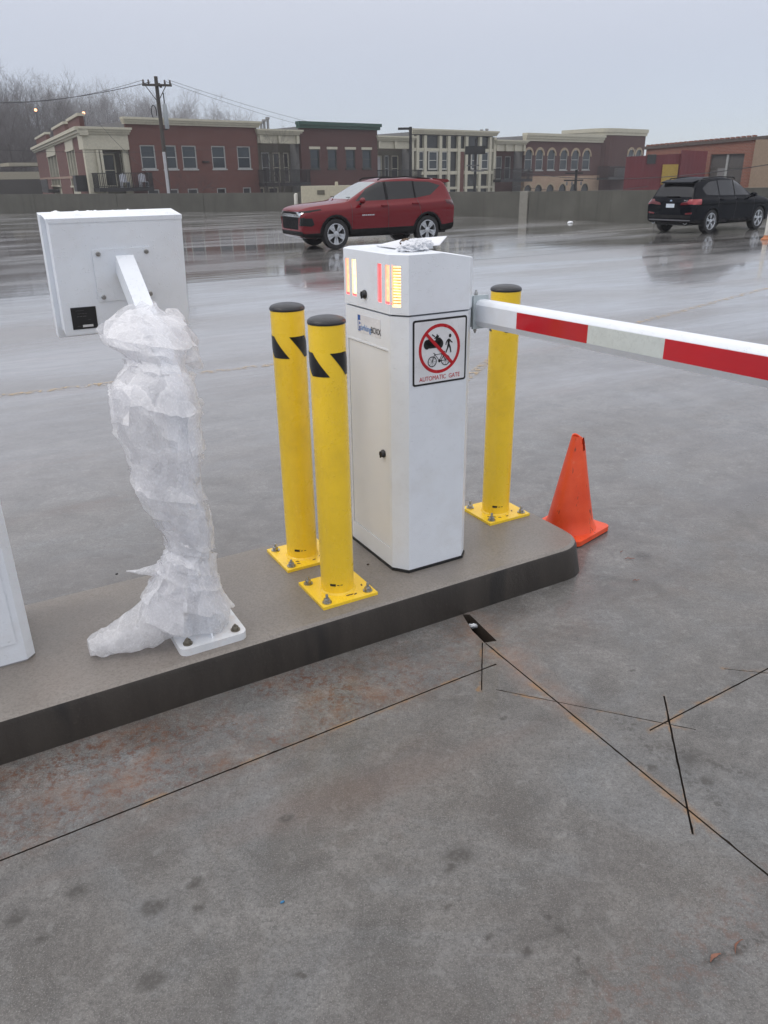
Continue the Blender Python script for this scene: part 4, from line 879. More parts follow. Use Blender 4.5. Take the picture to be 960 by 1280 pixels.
def car(name, stations, P, loc, rz, scale, label, paint_m, spec):
    t = empty(name, loc, rz, label, 'car'); t.scale = (scale, scale, scale*spec.get('zs', 1))
    bm = bmesh.new(); rings = []
    for x, w_, zb, zl, wr, zr, wb in stations:
        half = [(0, zb), (w_*.80, zb), (w_*.97, zb+.07), (w_*.965, zb+.30*(zl-zb)), (w_*1.0, zb+.62*(zl-zb)), (w_*.995, zl-.10*(zl-zb)), (wb, zl), (wr+.03, zr-.05*(1 if zr-zl > .2 else .4)), (wr*.86, zr), (wr*.45, zr+.018), (0, zr+.022)]
        pts = [(y, z) for y, z in half] + [(-y, z) for y, z in half[-2:0:-1]]
        rings.append([bm.verts.new((x, y, z)) for y, z in pts])
    n = len(rings[0])
    for a, b_ in zip(rings, rings[1:]):
        for i in range(n): bm.faces.new((a[i], a[(i+1) % n], b_[(i+1) % n], b_[i]))
    for r, sg in ((rings[0], 1), (rings[-1], -1)):
        for i in range(10):
            a, b_ = r[i], r[i+1]; c_, d_ = r[(n-i-1) % n], r[(n-i) % n]
            vs = []
            for v in (a, b_, c_, d_):
                if v not in vs: vs.append(v)
            if len(vs) > 2: bm.faces.new(vs)
    cl_ = bm.edges.layers.float.new('crease_edge')
    for j_, cv in ((4, .35), (5, .45), (6, .75), (7, .55)):
        for a, b_ in zip(rings, rings[1:]):
            for jj in (j_, n-j_):
                e = bm.edges.get((a[jj], b_[jj]))
                if e: e[cl_] = cv
    bmesh.ops.recalc_face_normals(bm, faces=bm.faces)
    me = bpy.data.meshes.new('tmp'); bm.to_mesh(me); bm.free(); o = bpy.data.objects.new('tmp', me); C.objects.link(o)
    sb = o.modifiers.new('s', 'SUBSURF'); sb.levels = 2; sb.render_levels = 2; dg = bpy.context.evaluated_depsgraph_get()
    me2 = bpy.data.meshes.new_from_object(o.evaluated_get(dg)); bpy.data.objects.remove(o); bm = bmesh.new(); bm.from_mesh(me2)
    for f in bm.faces: f.material_index = 0
    bm.normal_update()
    def region(poly, axis, cond, mi):
        """cut a convex outline, seen along an axis, into the skin and give the faces inside it an index"""
        ia = {'y': (0, 2), 'x': (1, 2), 'z': (0, 1)}[axis]; xs = [p[0] for p in poly]; ys = [p[1] for p in poly]
        for (a, b_) in zip(poly, poly[1:]+poly[:1]):
            fs = [f for f in bm.faces if cond(f) and min(v.co[ia[0]] for v in f.verts) <= max(xs) and max(v.co[ia[0]] for v in f.verts) >= min(xs) and min(v.co[ia[1]] for v in f.verts) <= max(ys) and max(v.co[ia[1]] for v in f.verts) >= min(ys)]
            if not fs: return
            co_ = [0, 0, 0]; co_[ia[0]] = a[0]; co_[ia[1]] = a[1]; no = [0, 0, 0]; no[ia[0]] = -(b_[1]-a[1]); no[ia[1]] = b_[0]-a[0]
            g = list({*fs, *[e for f in fs for e in f.edges], *[v for f in fs for v in f.verts]})
            bmesh.ops.bisect_plane(bm, geom=g, plane_co=co_, plane_no=no, dist=1e-5)
        bm.normal_update()
        for f in bm.faces:
            c_ = f.calc_center_median()
            if cond(f) and inpoly(c_[ia[0]], c_[ia[1]], poly): f.material_index = mi
    side = lambda s: (lambda f: f.normal.y*s > .25 and f.calc_center_median().y*s > .3)
    fr = lambda f: f.normal.x > .15 ; bk = lambda f: f.normal.x < -.12
    names = ['body']; mats = [paint_m]
    def reg(nm, m_, poly, axis, cond):
        names.append(nm); mats.append(m_); region(poly, axis, cond, len(names)-1)
    for s in (1, -1):
        for poly in spec['side_glass']: reg('side_window', CGLASS, poly, 'y', side(s))
        for poly in spec.get('side_black', []): reg('pillar_trim', CLAD, poly, 'y', side(s))
        for poly in spec['cladding']: reg('cladding', CLAD, poly, 'y', side(s))
        for poly in spec['seams']: reg('door_seam', BLKM, poly, 'y', side(s))
        for poly in spec.get('side_tail', []): reg('tail_light', spec.get('tlm', TLM), poly, 'y', side(s))
        for poly in spec.get('side_head', []): reg('headlight', HLM, poly, 'y', side(s))
        for wx in spec['wheels']:
            R_ = spec['arch']; q = [(wx+R_*cos(a), spec['wr']+R_*sin(a)) for a in [(-.25 + 1.5*i/15)*pi for i in range(15)] if True]
            q = [(wx+R_*cos(a), spec['wr']+R_*sin(a)) for a in [-.30*pi + i*(1.60*pi)/16 for i in range(17)]]
            q2 = [(wx+(R_+.055)*cos(a), spec['wr']+(R_+.055)*sin(a)) for a in [-.30*pi + i*(1.60*pi)/16 for i in range(17)]]
            cnd = lambda f, s=s: f.calc_center_median().y*s > .45
            reg('cladding', CLAD if spec['archclad'] else paint_m, q2, 'y', lambda f, s=s: f.calc_center_median().y*s > .5 and f.normal.y*s > .3)
            names.append('_cut'); mats.append(CLAD); region(q, 'y', cnd, len(names)-1)
    for item in spec['ends']:
        nm, m_, poly, ax, cn_ = item; reg(nm, m_, poly, ax, {'f': fr, 'b': bk, 'fu': lambda f: f.normal.x > .1 and f.normal.z > .25, 'bu': lambda f: f.normal.x < -.1 and f.calc_center_median().z > spec['belt_r']}[cn_])
    bm.to_mesh(me2); bm.free(); me2.name = 'body'
    # split by index into parts
    for k in range(len(names)):
        b3 = bmesh.new(); b3.from_mesh(me2); b3.faces.ensure_lookup_table(); dl = [f for f in b3.faces if f.material_index != k]
        if len(dl) == len(b3.faces) or names[k] == '_cut': b3.free(); continue
        bmesh.ops.delete(b3, geom=dl, context='FACES')
        for f in b3.faces: f.material_index = 0
        if False: pass
        elif names[k] in ('headlight', 'tail_light', 'cladding', 'bumper_chrome', 'skid_plate', 'licence_plate'):
            b3.normal_update()
            for v in b3.verts: v.co += v.normal*.006
        mm = bpy.data.meshes.new(names[k]); b3.to_mesh(mm); b3.free(); mm.materials.append(mats[k])
        for p in mm.polygons: p.use_smooth = True
        o = bpy.data.objects.new(names[k], mm); C.objects.link(o); o.parent = t
    # dark lining inside (arches, cabin floor)
    x0, x1 = stations[0][0], stations[-1][0]
    bm = bmesh.new(); box(bm, x1+.15, x0-.25, -.60, .60, spec['zb']+.02, .62); finish(bm, 'underbody', BLKM, t)
    # wheels
    for wx in spec['wheels']:
        for s in (1, -1):
            R_ = spec['wr']; tw = .24; yo = spec['hw']-.035; yc = s*yo
            M = Matrix.Translation((wx, yc, R_)) @ Matrix.Rotation(-s*pi/2, 4, 'X')       # local z points outward
            bm = bmesh.new(); lathe(bm, [(R_*.60, -tw), (R_*.93, -tw), (R_, -tw+.03), (R_, -.03), (R_*.965, -.008), (R_*.85, .0), (R_*.72, -.008), (R_*.69, -.02), (R_*.69, -.05)], 36, M, caps=False); wl_ = finish(bm, 'wheel', TYRE, t, 35)
            bm = bmesh.new(); rim = R_*.70; lathe(bm, [(rim, -.05), (rim, -.004), (rim*.93, -.002), (rim*.90, -.02), (rim*.88, -.12)], 36, M, caps=False)
            ns = spec['spokes']
            for k in range(ns):
                a = 2*pi*k/ns + .3
                for da in spec['spoke_da']:
                    c0 = (.06*cos(a), .06*sin(a)); c1 = (rim*.92*cos(a+da), rim*.92*sin(a+da)); wdt0, wdt1 = spec['spoke_w']
                    dx, dy = c1[0]-c0[0], c1[1]-c0[1]; l = hypot(dx, dy); nx, ny = -dy/l, dx/l
                    prism(bm, [(c0[0]-nx*wdt0, c0[1]-ny*wdt0), (c1[0]-nx*wdt1, c1[1]-ny*wdt1), (c1[0]+nx*wdt1, c1[1]+ny*wdt1), (c0[0]+nx*wdt0, c0[1]+ny*wdt0)], -.045, -.018, lambda p, q, z: M @ Vector((p, q, z)))
            lathe(bm, [(.075, -.045), (.075, -.016), (.04, -.008)], 16, M); finish(bm, 'rim', RIM, wl_, 35)
            bm = bmesh.new(); lathe(bm, [(rim*.89, -.13), (rim*.89, -.125)], 24, M); finish(bm, 'brake_disc', mat('dark brake', (.03, .03, .032), .5), wl_)
            bm = bmesh.new(); RR = spec['arch']+.05; prev = None
            for i in range(19):
                a = -.02*pi + i*1.04*pi/18; p = (wx+RR*cos(a), R_+RR*sin(a)); cur = [bm.verts.new((p[0], s*.45, p[1])), bm.verts.new((p[0], s*(spec['hw']-.05), p[1]))]
                if prev: bm.faces.new((prev[0], cur[0], cur[1], prev[1]))
                prev = cur
            finish(bm, 'arch_liner', BLKM, t)
    # mirrors, handles, rails, plate lettering
    for s in (1, -1):
        mx_, mz = spec['mirror']; bm = bmesh.new(); bmesh.ops.create_uvsphere(bm, u_segments=16, v_segments=10, radius=1)
        for v in bm.verts:
            v.co = Vector((v.co.x*.08*(1.2 if v.co.x > 0 else .55), v.co.y*.125, v.co.z*.075)) + Vector((mx_, s*(spec['hw']+.085), mz))
        mo = finish(bm, 'mirror', paint_m, t, 60)
        bm = bmesh.new(); tube(bm, [(mx_+.02, s*(spec['hw']-.10), mz-.09), (mx_, s*(spec['hw']+.04), mz-.05)], .028, 8); finish(bm, 'mirror_stalk', CLAD, mo, 60)
        for hx, hz_ in spec['handles']:
            bm = bmesh.new(); box(bm, hx-.11, hx+.09, s*(spec['hw']-.028), s*(spec['hw']+.022), hz_-.018, hz_+.016); bevel(bm, .012, 2); finish(bm, 'door_handle', paint_m, t, 60)
        if spec.get('rails'):
            (xa, za), (xb, zb_) = spec['rails']; yy = spec['rail_y']; bm = bmesh.new(); tube(bm, [(xa, s*yy, za-.02), (xa-.1, s*yy, za+.03), ((xa+xb)/2, s*yy, max(za, zb_)+.055), (xb+.1, s*yy, zb_+.03), (xb, s*yy, zb_-.02)], .018, 8); finish(bm, 'roof_rail', CLAD, t, 60)
    return t
# columns: x, half width, bottom, belt, roof half width, roof, belt half width
ST_RED = [(2.42, .74, .40, .86, .56, .93, .68), (2.39, .86, .30, .90, .66, .985, .80), (2.22, .92, .27, .955, .75, 1.045, .87), (1.95, .95, .26, .995, .79, 1.08, .89), (1.43, .96, .26, 1.025, .80, 1.12, .90), (1.05, .965, .26, 1.05, .79, 1.15, .90), (.90, .965, .26, 1.06, .76, 1.20, .895), (.35, .965, .26, 1.08, .66, 1.50, .89), (.05, .965, .26, 1.09, .64, 1.62, .89), (-.40, .965, .26, 1.11, .64, 1.69, .89), (-1.0, .965, .26, 1.13, .65, 1.695, .89), (-1.50, .965, .27, 1.16, .65, 1.685, .89), (-2.00, .96, .30, 1.18, .65, 1.655, .89), (-2.13, .95, .32, 1.17, .66, 1.56, .88), (-2.25, .94, .34, 1.10, .74, 1.24, .87), (-2.30, .93, .35, 1.05, .76, 1.14, .86), (-2.33, .88, .38, .98, .72, 1.08, .80), (-2.36, .80, .46, .86, .66, .98, .72)]
RP = car_paint('deep red car paint', (.15, .003, .008), 0, .8)
TLR = mat('smoked tail lamp', (.07, .004, .008), .12, coat=.5)
SP_RED = dict(tlm=TLR, zs=1.06, zb=.26, belt_r=1.12, wheels=(1.43, -1.43), wr=.375, arch=.425, hw=.965, archclad=True, spokes=5, spoke_da=(-.17, .17), spoke_w=(.030, .036),
    side_glass=[[(.80, 1.15), (.42, 1.43), (.05, 1.585), (-.12, 1.60), (-.12, 1.16)], [(-.20, 1.165), (-.20, 1.605), (-1.02, 1.61), (-1.02, 1.19)], [(-1.08, 1.195), (-1.08, 1.60), (-1.55, 1.585), (-1.92, 1.49), (-1.55, 1.26)]],
    side_black=[[(-.12, 1.16), (-.12, 1.60), (-.20, 1.605), (-.20, 1.165)], [(-1.02, 1.19), (-1.02, 1.61), (-1.08, 1.60), (-1.08, 1.195)]],
    cladding=[[(1.9, .2), (1.9, .47), (-2.0, .51), (-2.0, .2)], [(-1.9, .2), (-1.9, .50), (-2.5, .58), (-2.5, .2)], [(1.85, .2), (1.85, .42), (2.5, .40), (2.5, .2)]],
    seams=[[(.96, .50), (.96, 1.10), (.948, 1.10), (.948, .50)], [(-.155, .44), (-.155, 1.15), (-.17, 1.15), (-.17, .44)], [(-1.20, .80), (-1.09, 1.18), (-1.105, 1.18), (-1.215, .80)], [(-.95, .47), (-1.20, .80), (-1.215, .80), (-.965, .47)]],
    side_tail=[[(-1.98, 1.13), (-2.04, 1.04), (-2.5, .97), (-2.5, 1.12)]],
    side_head=[[(1.88, .985), (1.80, .955), (2.1, .93), (2.5, .88), (2.5, .93)], [(2.12, .78), (2.06, .62), (2.14, .58), (2.36, .60), (2.34, .78)]],
    ends=[('windscreen', WGLASS, [(-.68, 1.20), (.68, 1.20), (.56, 1.60), (-.56, 1.60)], 'x', 'fu'), ('grille', GRL, [(-.60, .50), (.60, .50), (.66, .80), (-.66, .80)], 'x', 'f'), ('bumper_chrome', CHROME, [(-.74, .80), (.74, .80), (.86, .925), (-.86, .925)], 'x', 'f'), ('grille', GRL, [(-.5, .875), (.5, .875), (.55, .92), (-.55, .92)], 'x', 'f'),
          ('headlight', HLM, [(.64, .895), (.9, .91), (.9, .96), (.68, .93)], 'x', 'f'), ('headlight', HLM, [(-.64, .895), (-.9, .91), (-.9, .96), (-.68, .93)], 'x', 'f'), ('headlight', HLM, [(.70, .60), (.88, .60), (.88, .80), (.76, .78)], 'x', 'f'), ('headlight', HLM, [(-.70, .60), (-.88, .60), (-.88, .80), (-.76, .78)], 'x', 'f'),
          ('lower_grille', CLAD, [(-.88, .36), (.88, .36), (.80, .46), (-.80, .46)], 'x', 'f'), ('skid_plate', CHROME, [(-.60, .28), (.60, .28), (.66, .355), (-.66, .355)], 'x', 'f'), ('cladding', CLAD, [(-.95, .2), (.95, .2), (.95, .29), (-.95, .29)], 'x', 'f'),
          ('rear_window', CGLASS, [(-.62, 1.16), (.62, 1.16), (.54, 1.46), (-.54, 1.46)], 'x', 'bu'), ('tail_light', TLR, [(-.95, 1.0), (-.5, 1.0), (-.55, 1.09), (-.95, 1.12)], 'x', 'b'), ('tail_light', TLR, [(.95, 1.0), (.5, 1.0), (.55, 1.09), (.95, 1.12)], 'x', 'b'), ('cladding', CLAD, [(-.9, .3), (.9, .3), (.9, .6), (-.9, .6)], 'x', 'b')],
    mirror=(.66, 1.165), handles=((-.06, 1.02), (-1.02, 1.05)), rails=((.0, 1.66), (-1.75, 1.63)), rail_y=.60)
SP_RED['handles'] = ((-.02, 1.03), (-1.0, 1.06))
fL = gfar(420, 311.5); sc_r = .935; rz_ = radians(206); mid_ = fL - Vector((cos(rz_), sin(rz_), 0))*1.43*sc_r; lat = Vector((-sin(rz_), cos(rz_), 0)); cen = mid_ - lat*(.965-.11)*sc_r; cen.z = deck_z(cen)
rc = car('parked_car', ST_RED, None, cen, rz_, sc_r, 'red crossover car parked side-on with silver wheels', RP, SP_RED)
# small front badge, side lettering strip, antenna
bm = bmesh.new(); box(bm, 2.398, 2.415, -.09, .09, .82, .87); bevel(bm, .006, 1); finish(bm, 'badge', mat('gold badge', (.6, .45, .2), .3, .8), rc)
bm = bmesh.new()
for i in range(7): box(bm, .62-i*.055, .62-i*.055+.035, .968, .972, .80, .83)
finish(bm, 'badge', CHROME, rc); bpy.data.objects[-1 if False else rc.name]
bm = bmesh.new(); prism(bm, [(-1.80, 1.665), (-2.26, 1.635), (-2.34, 1.58), (-2.20, 1.55), (-1.85, 1.60)], -.60, .60, XZ); bevel(bm, .01, 1); finish(bm, 'spoiler', RP, rc, 40)
for s in (1, -1):
    bm = bmesh.new(); box(bm, .75, .95, s*.55 if s > 0 else -.57, s*.57 if s > 0 else -.55, 1.235, 1.25); finish(bm, 'wiper', BLKM, rc)
ST_BLK = [(2.40, .72, .42, .78, .50, .86, .66), (2.34, .86, .30, .88, .62, .96, .80), (2.15, .93, .26, .96, .72, 1.04, .87), (1.9, .96, .25, 1.02, .76, 1.10, .90), (1.47, .975, .25, 1.05, .78, 1.15, .91), (1.15, .98, .25, 1.07, .78, 1.17, .91), (.95, .98, .25, 1.08, .76, 1.22, .905), (.35, .98, .25, 1.10, .68, 1.56, .90), (.05, .98, .25, 1.11, .66, 1.68, .90), (-.4, .98, .25, 1.12, .66, 1.745, .90), (-1.1, .98, .25, 1.13, .66, 1.75, .90), (-1.6, .98, .26, 1.14, .65, 1.72, .90), (-2.05, .975, .28, 1.14, .63, 1.66, .89), (-2.22, .965, .30, 1.12, .64, 1.56, .88), (-2.38, .95, .31, 1.07, .72, 1.22, .87), (-2.46, .92, .33, .98, .76, 1.07, .84), (-2.50, .84, .42, .86, .68, .98, .76)]
BP = car_paint('midnight blue-black car paint', (.002, .003, .006), 0, .25)
SP_BLK = dict(zb=.25, belt_r=1.10, wheels=(1.47, -1.47), wr=.385, arch=.425, hw=.98, archclad=False, spokes=5, spoke_da=(-.16, .16), spoke_w=(.018, .022),
    side_glass=[[(.80, 1.17), (.42, 1.46), (.05, 1.63), (-.10, 1.65), (-.10, 1.18)], [(-.18, 1.18), (-.18, 1.655), (-1.05, 1.66), (-1.05, 1.19)], [(-1.12, 1.19), (-1.12, 1.65), (-1.55, 1.61), (-1.95, 1.42), (-1.80, 1.22)]],
    side_black=[[(-.10, 1.18), (-.10, 1.65), (-.18, 1.655), (-.18, 1.18)]],
    cladding=[[(1.9, .2), (1.9, .34), (-1.9, .34), (-1.9, .2)]],
    seams=[[(1.0, .45), (1.0, 1.12), (.988, 1.12), (.988, .45)], [(-.135, .38), (-.135, 1.17), (-.148, 1.17), (-.148, .38)], [(-1.22, .85), (-1.12, 1.18), (-1.133, 1.18), (-1.233, .85)]],
    side_tail=[[(-2.16, 1.09), (-2.20, .93), (-2.6, .93), (-2.6, 1.08)]], side_head=[[(1.98, 1.0), (2.0, .88), (2.5, .80), (2.5, .92)]],
    ends=[('windscreen', WGLASS, [(-.68, 1.22), (.68, 1.22), (.56, 1.64), (-.56, 1.64)], 'x', 'fu'), ('rear_window', CGLASS, [(-.72, 1.17), (.72, 1.17), (.58, 1.60), (-.58, 1.60)], 'x', 'bu'),
          ('tail_light', TLM, [(-1.0, .94), (-.66, .94), (-.62, 1.02), (-.66, 1.09), (-1.0, 1.10)], 'x', 'b'), ('tail_light', TLD, [(-.655, .93), (-.38, .91), (-.40, .98), (-.62, 1.03)], 'x', 'b'), ('tail_light', TLD, [(1.0, .94), (.66, .94), (.62, 1.02), (.66, 1.09), (1.0, 1.10)], 'x', 'b'), ('tail_light', TLD, [(.655, .93), (.38, .91), (.40, .98), (.62, 1.03)], 'x', 'b'),
          ('licence_plate', PLATE, [(-.16, .83), (.16, .83), (.16, .95), (-.16, .95)], 'x', 'b'), ('cladding', CLAD, [(-.8, .50), (.8, .50), (.8, .60), (-.8, .60)], 'x', 'b'), ('tail_light', TLD, [(-.84, .64), (-.60, .62), (-.60, .67), (-.84, .70)], 'x', 'b'), ('tail_light', TLD, [(.84, .64), (.60, .62), (.60, .67), (.84, .70)], 'x', 'b'), ('skid_plate', mat('satin grey bumper', (.12, .12, .13), .4), [(-.8, .42), (.8, .42), (.8, .46), (-.8, .46)], 'x', 'b'), ('grille', GRL, [(-.5, .6), (.5, .6), (.5, .85), (-.5, .85)], 'x', 'f')],
    mirror=(.70, 1.18), handles=((-.02, 1.06), (-1.02, 1.07)), rails=((.1, 1.71), (-1.85, 1.69)), rail_y=.62)
rr_ = gfar(884, 291.5); HB = radians(36); dv = Vector((cos(HB), sin(HB), 0)); latR = Vector((sin(HB), -cos(HB), 0)); sb_ = .885
cen = rr_ + dv*1.47*sb_ - latR*(.98-.11)*sb_; cen.z = deck_z(cen)
bc = car('parked_car', ST_BLK, None, cen, HB, sb_, 'black crossover car parked at the right edge showing its tail', BP, SP_BLK)
bm = bmesh.new(); prism(bm, [(-1.95, 1.69), (-2.30, 1.62), (-2.32, 1.58), (-2.0, 1.64)], -.60, .60, XZ); bevel(bm, .01, 1); finish(bm, 'spoiler', BP, bc, 40)
bm = bmesh.new(); M = Matrix.Translation((-2.475, 0, 1.03)) @ Matrix.Rotation(-pi/2, 4, 'Y'); lathe(bm, [(.042, 0), (.042, .012)], 18, M); finish(bm, 'badge', mat('badge blue', (.35, .45, .6), .3), bc)
bm = bmesh.new()
for i in range(3): box(bm, -2.475, -2.468, -.52-i*.05, -.485-i*.05, 1.035, 1.075)
finish(bm, 'badge', CHROME, bc)
bm = bmesh.new(); box(bm, -2.47, -2.42, -.28, .22, 1.175, 1.19); finish(bm, 'rear_wiper', BLKM, bc)
for s in (1, -1):
    bm = bmesh.new(); M = Matrix.Translation((-2.36, s*.62, .36)) @ Matrix.Rotation(-pi/2, 4, 'Y'); lathe(bm, [(.05, 0), (.055, .10), (.045, .10), (.04, 0)], 16, M); finish(bm, 'exhaust_tip', CHROME, bc, 40)
# ------------------------------------------------------------------ the brick row beyond the deck
def brick(name, c1, c2, mort, sc=1.):
    m, h, b = new_mat(name); P = h.coord(); n = h.n('ShaderNodeTexBrick'); n.inputs['Scale'].default_value = 1
    sp = h.n('ShaderNodeSeparateXYZ'); h.put(sp.inputs[0], P); cb = h.n('ShaderNodeCombineXYZ'); h.put(cb.inputs['X'], h.m2('ADD', sp.outputs['X'], sp.outputs['Y'])); h.put(cb.inputs['Y'], sp.outputs['Z']); h.put(n.inputs['Vector'], cb.outputs[0])
    n.inputs['Color1'].default_value = (*c1, 1); n.inputs['Color2'].default_value = (*c2, 1); n.inputs['Mortar'].default_value = (*mort, 1)
    n.inputs['Brick Width'].default_value = .21*sc; n.inputs['Row Height'].default_value = .075*sc; n.inputs['Mortar Size'].default_value = .008*sc; n.inputs['Bias'].default_value = 0
    c = h.mix(h.ramp(h.noise(.5, 5, .65, P), .35, .7, 0, .35), n.outputs['Color'], tuple(x*.62 for x in c1)); h.put(b.inputs['Base Color'], c); b.inputs['Roughness'].default_value = .8; h.put(b.inputs['Normal'], h.bump(n.outputs['Fac'], -.4, .01)); return m
BR = brick('red brick', (.135, .038, .028), (.105, .03, .024), (.13, .10, .085)); BR2 = brick('dark red brick', (.085, .026, .022), (.065, .021, .019), (.09, .065, .058)); STN = brick('tan stone', (.42, .29, .20), (.36, .25, .17), (.3, .24, .18), 2.)
BR3 = brick('orange brick', (.26, .085, .05), (.20, .065, .04), (.25, .2, .16), 1.3)
m, h, b = new_mat('window pane glass'); b.inputs['Base Color'].default_value = (.03, .04, .05, 1); b.inputs['Roughness'].default_value = .08; b.inputs['Specular IOR Level'].default_value = .45; h.put(b.inputs['Normal'], h.bump(h.noise(1.5, 2), .15, .03)); PANE = m
PANED = mat('dark window glass', (.03, .032, .035), .12, spec=.4); WFR = mat('grey window frame', (.36, .37, .36), .6); WFD = mat('dark green window frame', (.03, .04, .038), .6); ROOF = mat('flat roof', (.2, .2, .2), .8); IRON = mat('black iron', (.012, .012, .013), .5)
class Plane:
    """vertical facade plane through A at angle; turns photo rays into (s, z)"""
    def __init__(s, A, ang): s.A = Vector((A[0], A[1], 0)); s.ang = ang; s.d = Vector((cos(ang), sin(ang), 0)); s.n = Vector((-sin(ang), cos(ang), 0))
    def at(s, px, py=None, off=0.):
        r = ray(px, 200 if py is None else py); t = (s.A.dot(s.n)+off)/r.dot(s.n); p = Vector((0, 0, EYE)) + r*t; return ((p-s.A).dot(s.d), p.z)
FP = Plane((-20.33, 69.0), radians(39.64))
ZB = -6.95
def bld(nm, pl, label, cat='building'): return empty(nm, (pl.A.x, pl.A.y, 0), pl.ang, label, cat)
def facade(parent, s0, s1, z0, z1, holes, m, th=.35, y=0.):
    """wall with real openings"""
    ss = sorted({s0, s1, *[h_[0] for h_ in holes], *[h_[1] for h_ in holes]}); ss = [q for q in ss if s0-1e-6 <= q <= s1+1e-6]; zs = sorted({z0, z1, *[h_[2] for h_ in holes], *[h_[3] for h_ in holes]}); zs = [q for q in zs if z0-1e-6 <= q <= z1+1e-6]
    bm = bmesh.new(); vd = {}
    def V(s_, z_, yy):
        k = (round(s_, 4), round(z_, 4), yy)
        if k not in vd: vd[k] = bm.verts.new((s_, yy, z_))
        return vd[k]
    solid = {}
    for i in range(len(ss)-1):
        for j in range(len(zs)-1):
            cx, cz = (ss[i]+ss[i+1])/2, (zs[j]+zs[j+1])/2; solid[i, j] = not any(a < cx < b_ and c < cz < d_ for a, b_, c, d_ in holes)
    for (i, j), ok in solid.items():
        if not ok: continue
        a, b_, c, d_ = ss[i], ss[i+1], zs[j], zs[j+1]
        bm.faces.new((V(a, c, y), V(b_, c, y), V(b_, d_, y), V(a, d_, y)))
        for (di, dj, p, q) in ((-1, 0, (a, c), (a, d_)), (1, 0, (b_, c), (b_, d_)), (0, -1, (a, c), (b_, c)), (0, 1, (a, d_), (b_, d_))):
            if not solid.get((i+di, j+dj), False): bm.faces.new((V(*p, y), V(*q, y), V(*q, y+th), V(*p, y+th)))
    return finish(bm, 'wall', m, parent)
def window(parent, a, b_, c, d_, fm=WFR, pm=None, y=.0, fwid=.09, sill=True, mull=True, lintel=None, arch=False):
    bm = bmesh.new(); y0, y1 = y+.04, y+.16
    for q in ((a, a+fwid, c, d_), (b_-fwid, b_, c, d_), (a+fwid, b_-fwid, c, c+fwid), (a+fwid, b_-fwid, d_-fwid, d_)): box(bm, q[0], q[1], y0, y1, q[2], q[3])
    if mull: box(bm, a+fwid, b_-fwid, y0+.02, y1, (c+d_)/2-.03, (c+d_)/2+.03)
    f = finish(bm, 'window', fm, parent)
    bm = bmesh.new(); box(bm, a+fwid*.5, b_-fwid*.5, y1-.05, y1-.03, c+.02, d_-.02); finish(bm, 'pane', pm or PANE, f)
    if sill: bm = bmesh.new(); box(bm, a-.08, b_+.08, y-.07, y+.10, c-.11, c-.002); finish(bm, 'sill', fm if fm is WFR else WFD, f)
    if lintel: bm = bmesh.new(); box(bm, a-.1, b_+.1, y-.05, y+.1, d_+.002, d_+.22); finish(bm, 'lintel', lintel, f)
    if arch:
        cx, r0 = (a+b_)/2, (b_-a)/2; bm = bmesh.new(); n = 14; prev = None
        for i in range(n+1):
            t_ = pi*i/n; cur = [bm.verts.new((cx+r*cos(t_), yy, d_-r0+r*sin(t_))) for r, yy in ((r0*.98, y-.05), (r0+.22, y-.05), (r0+.22, y+.06), (r0*.98, y+.06))]
            if prev:
                for k in range(4): bm.faces.new((prev[k], prev[(k+1) % 4], cur[(k+1) % 4], cur[k]))
            else: bm.faces.new(cur)
            prev = cur
        bm.faces.new(prev); finish(bm, 'arch_trim', mat('tan arch stone', (.36, .28, .19), .7), f)
        for s in (1, -1):                      # brick filling the corners above the arch
            bm = bmesh.new(); pts = [(cx+s*r0, d_), (cx, d_)] + [(cx+s*r0*sin(pi/2*i/6)*.999, d_-r0+r0*cos(pi/2*i/6)) for i in range(7)]
            prism(bm, pts, y+.0, y+.2, XZ); finish(bm, 'spandrel', BR2 if arch is True else arch, f)
    return f
def cornice(parent, s0, s1, zt, hgt, m, out=.45, steps=3, name='cornice', y=0.):
    bm = bmesh.new()
    for k in range(steps):
        o = out*(1-k/steps*.8); z1 = zt - hgt*k/steps; box(bm, s0-o*.5, s1+o*.5-.003*k, y-o, y+.3, z1-hgt/steps+.002*k, z1)
    return finish(bm, name, m, parent)
def body(parent, s0, s1, z1, depth, m, y=.36): bm = bmesh.new(); box(bm, s0+.01, s1-.01, y, depth, ZB, z1); return finish(bm, 'rear_block', m, parent)
def balcony(parent, s0, s1, zf, out=1.5, hgt=1.1, y=0., dens=.14, m=IRON):
    bm = bmesh.new(); box(bm, s0, s1, y-out, y+.0, zf-.28, zf); s_ = finish(bm, 'balcony', m, parent)
    bm = bmesh.new(); box(bm, s0, s1, y-out, y-out+.05, zf+hgt-.06, zf+hgt); box(bm, s0, s1, y-out, y-out+.05, zf+.08, zf+.12)
    for sx in (s0, s1-.05): box(bm, sx, sx+.05, y-out, y, zf+hgt-.06, zf+hgt)
    k = int((s1-s0)/dens)
    for i in range(k+1):
        x = s0 + (s1-s0-.04)*i/k; box(bm, x, x+.035, y-out+.005, y-out+.04, zf, zf+hgt-.05)
    for i in range(int(out/dens)):
        for sx in (s0, s1-.05): box(bm, sx, sx+.035, y-out+.1+i*dens, y-out+.135+i*dens, zf, zf+hgt-.05)
    r = finish(bm, 'railing', m, s_); r['kind'] = 'stuff'; return s_
S = lambda px, py=200: FP.at(px, py)[0]
CZ = 6.25
# --- corner block with the cream frieze
s_c, s_b = S(107), S(163)
tb = bld('apartment_block', FP, 'corner brick apartment block with cream frieze and a balcony with white chairs')
ZC = 5.5
SP2 = None
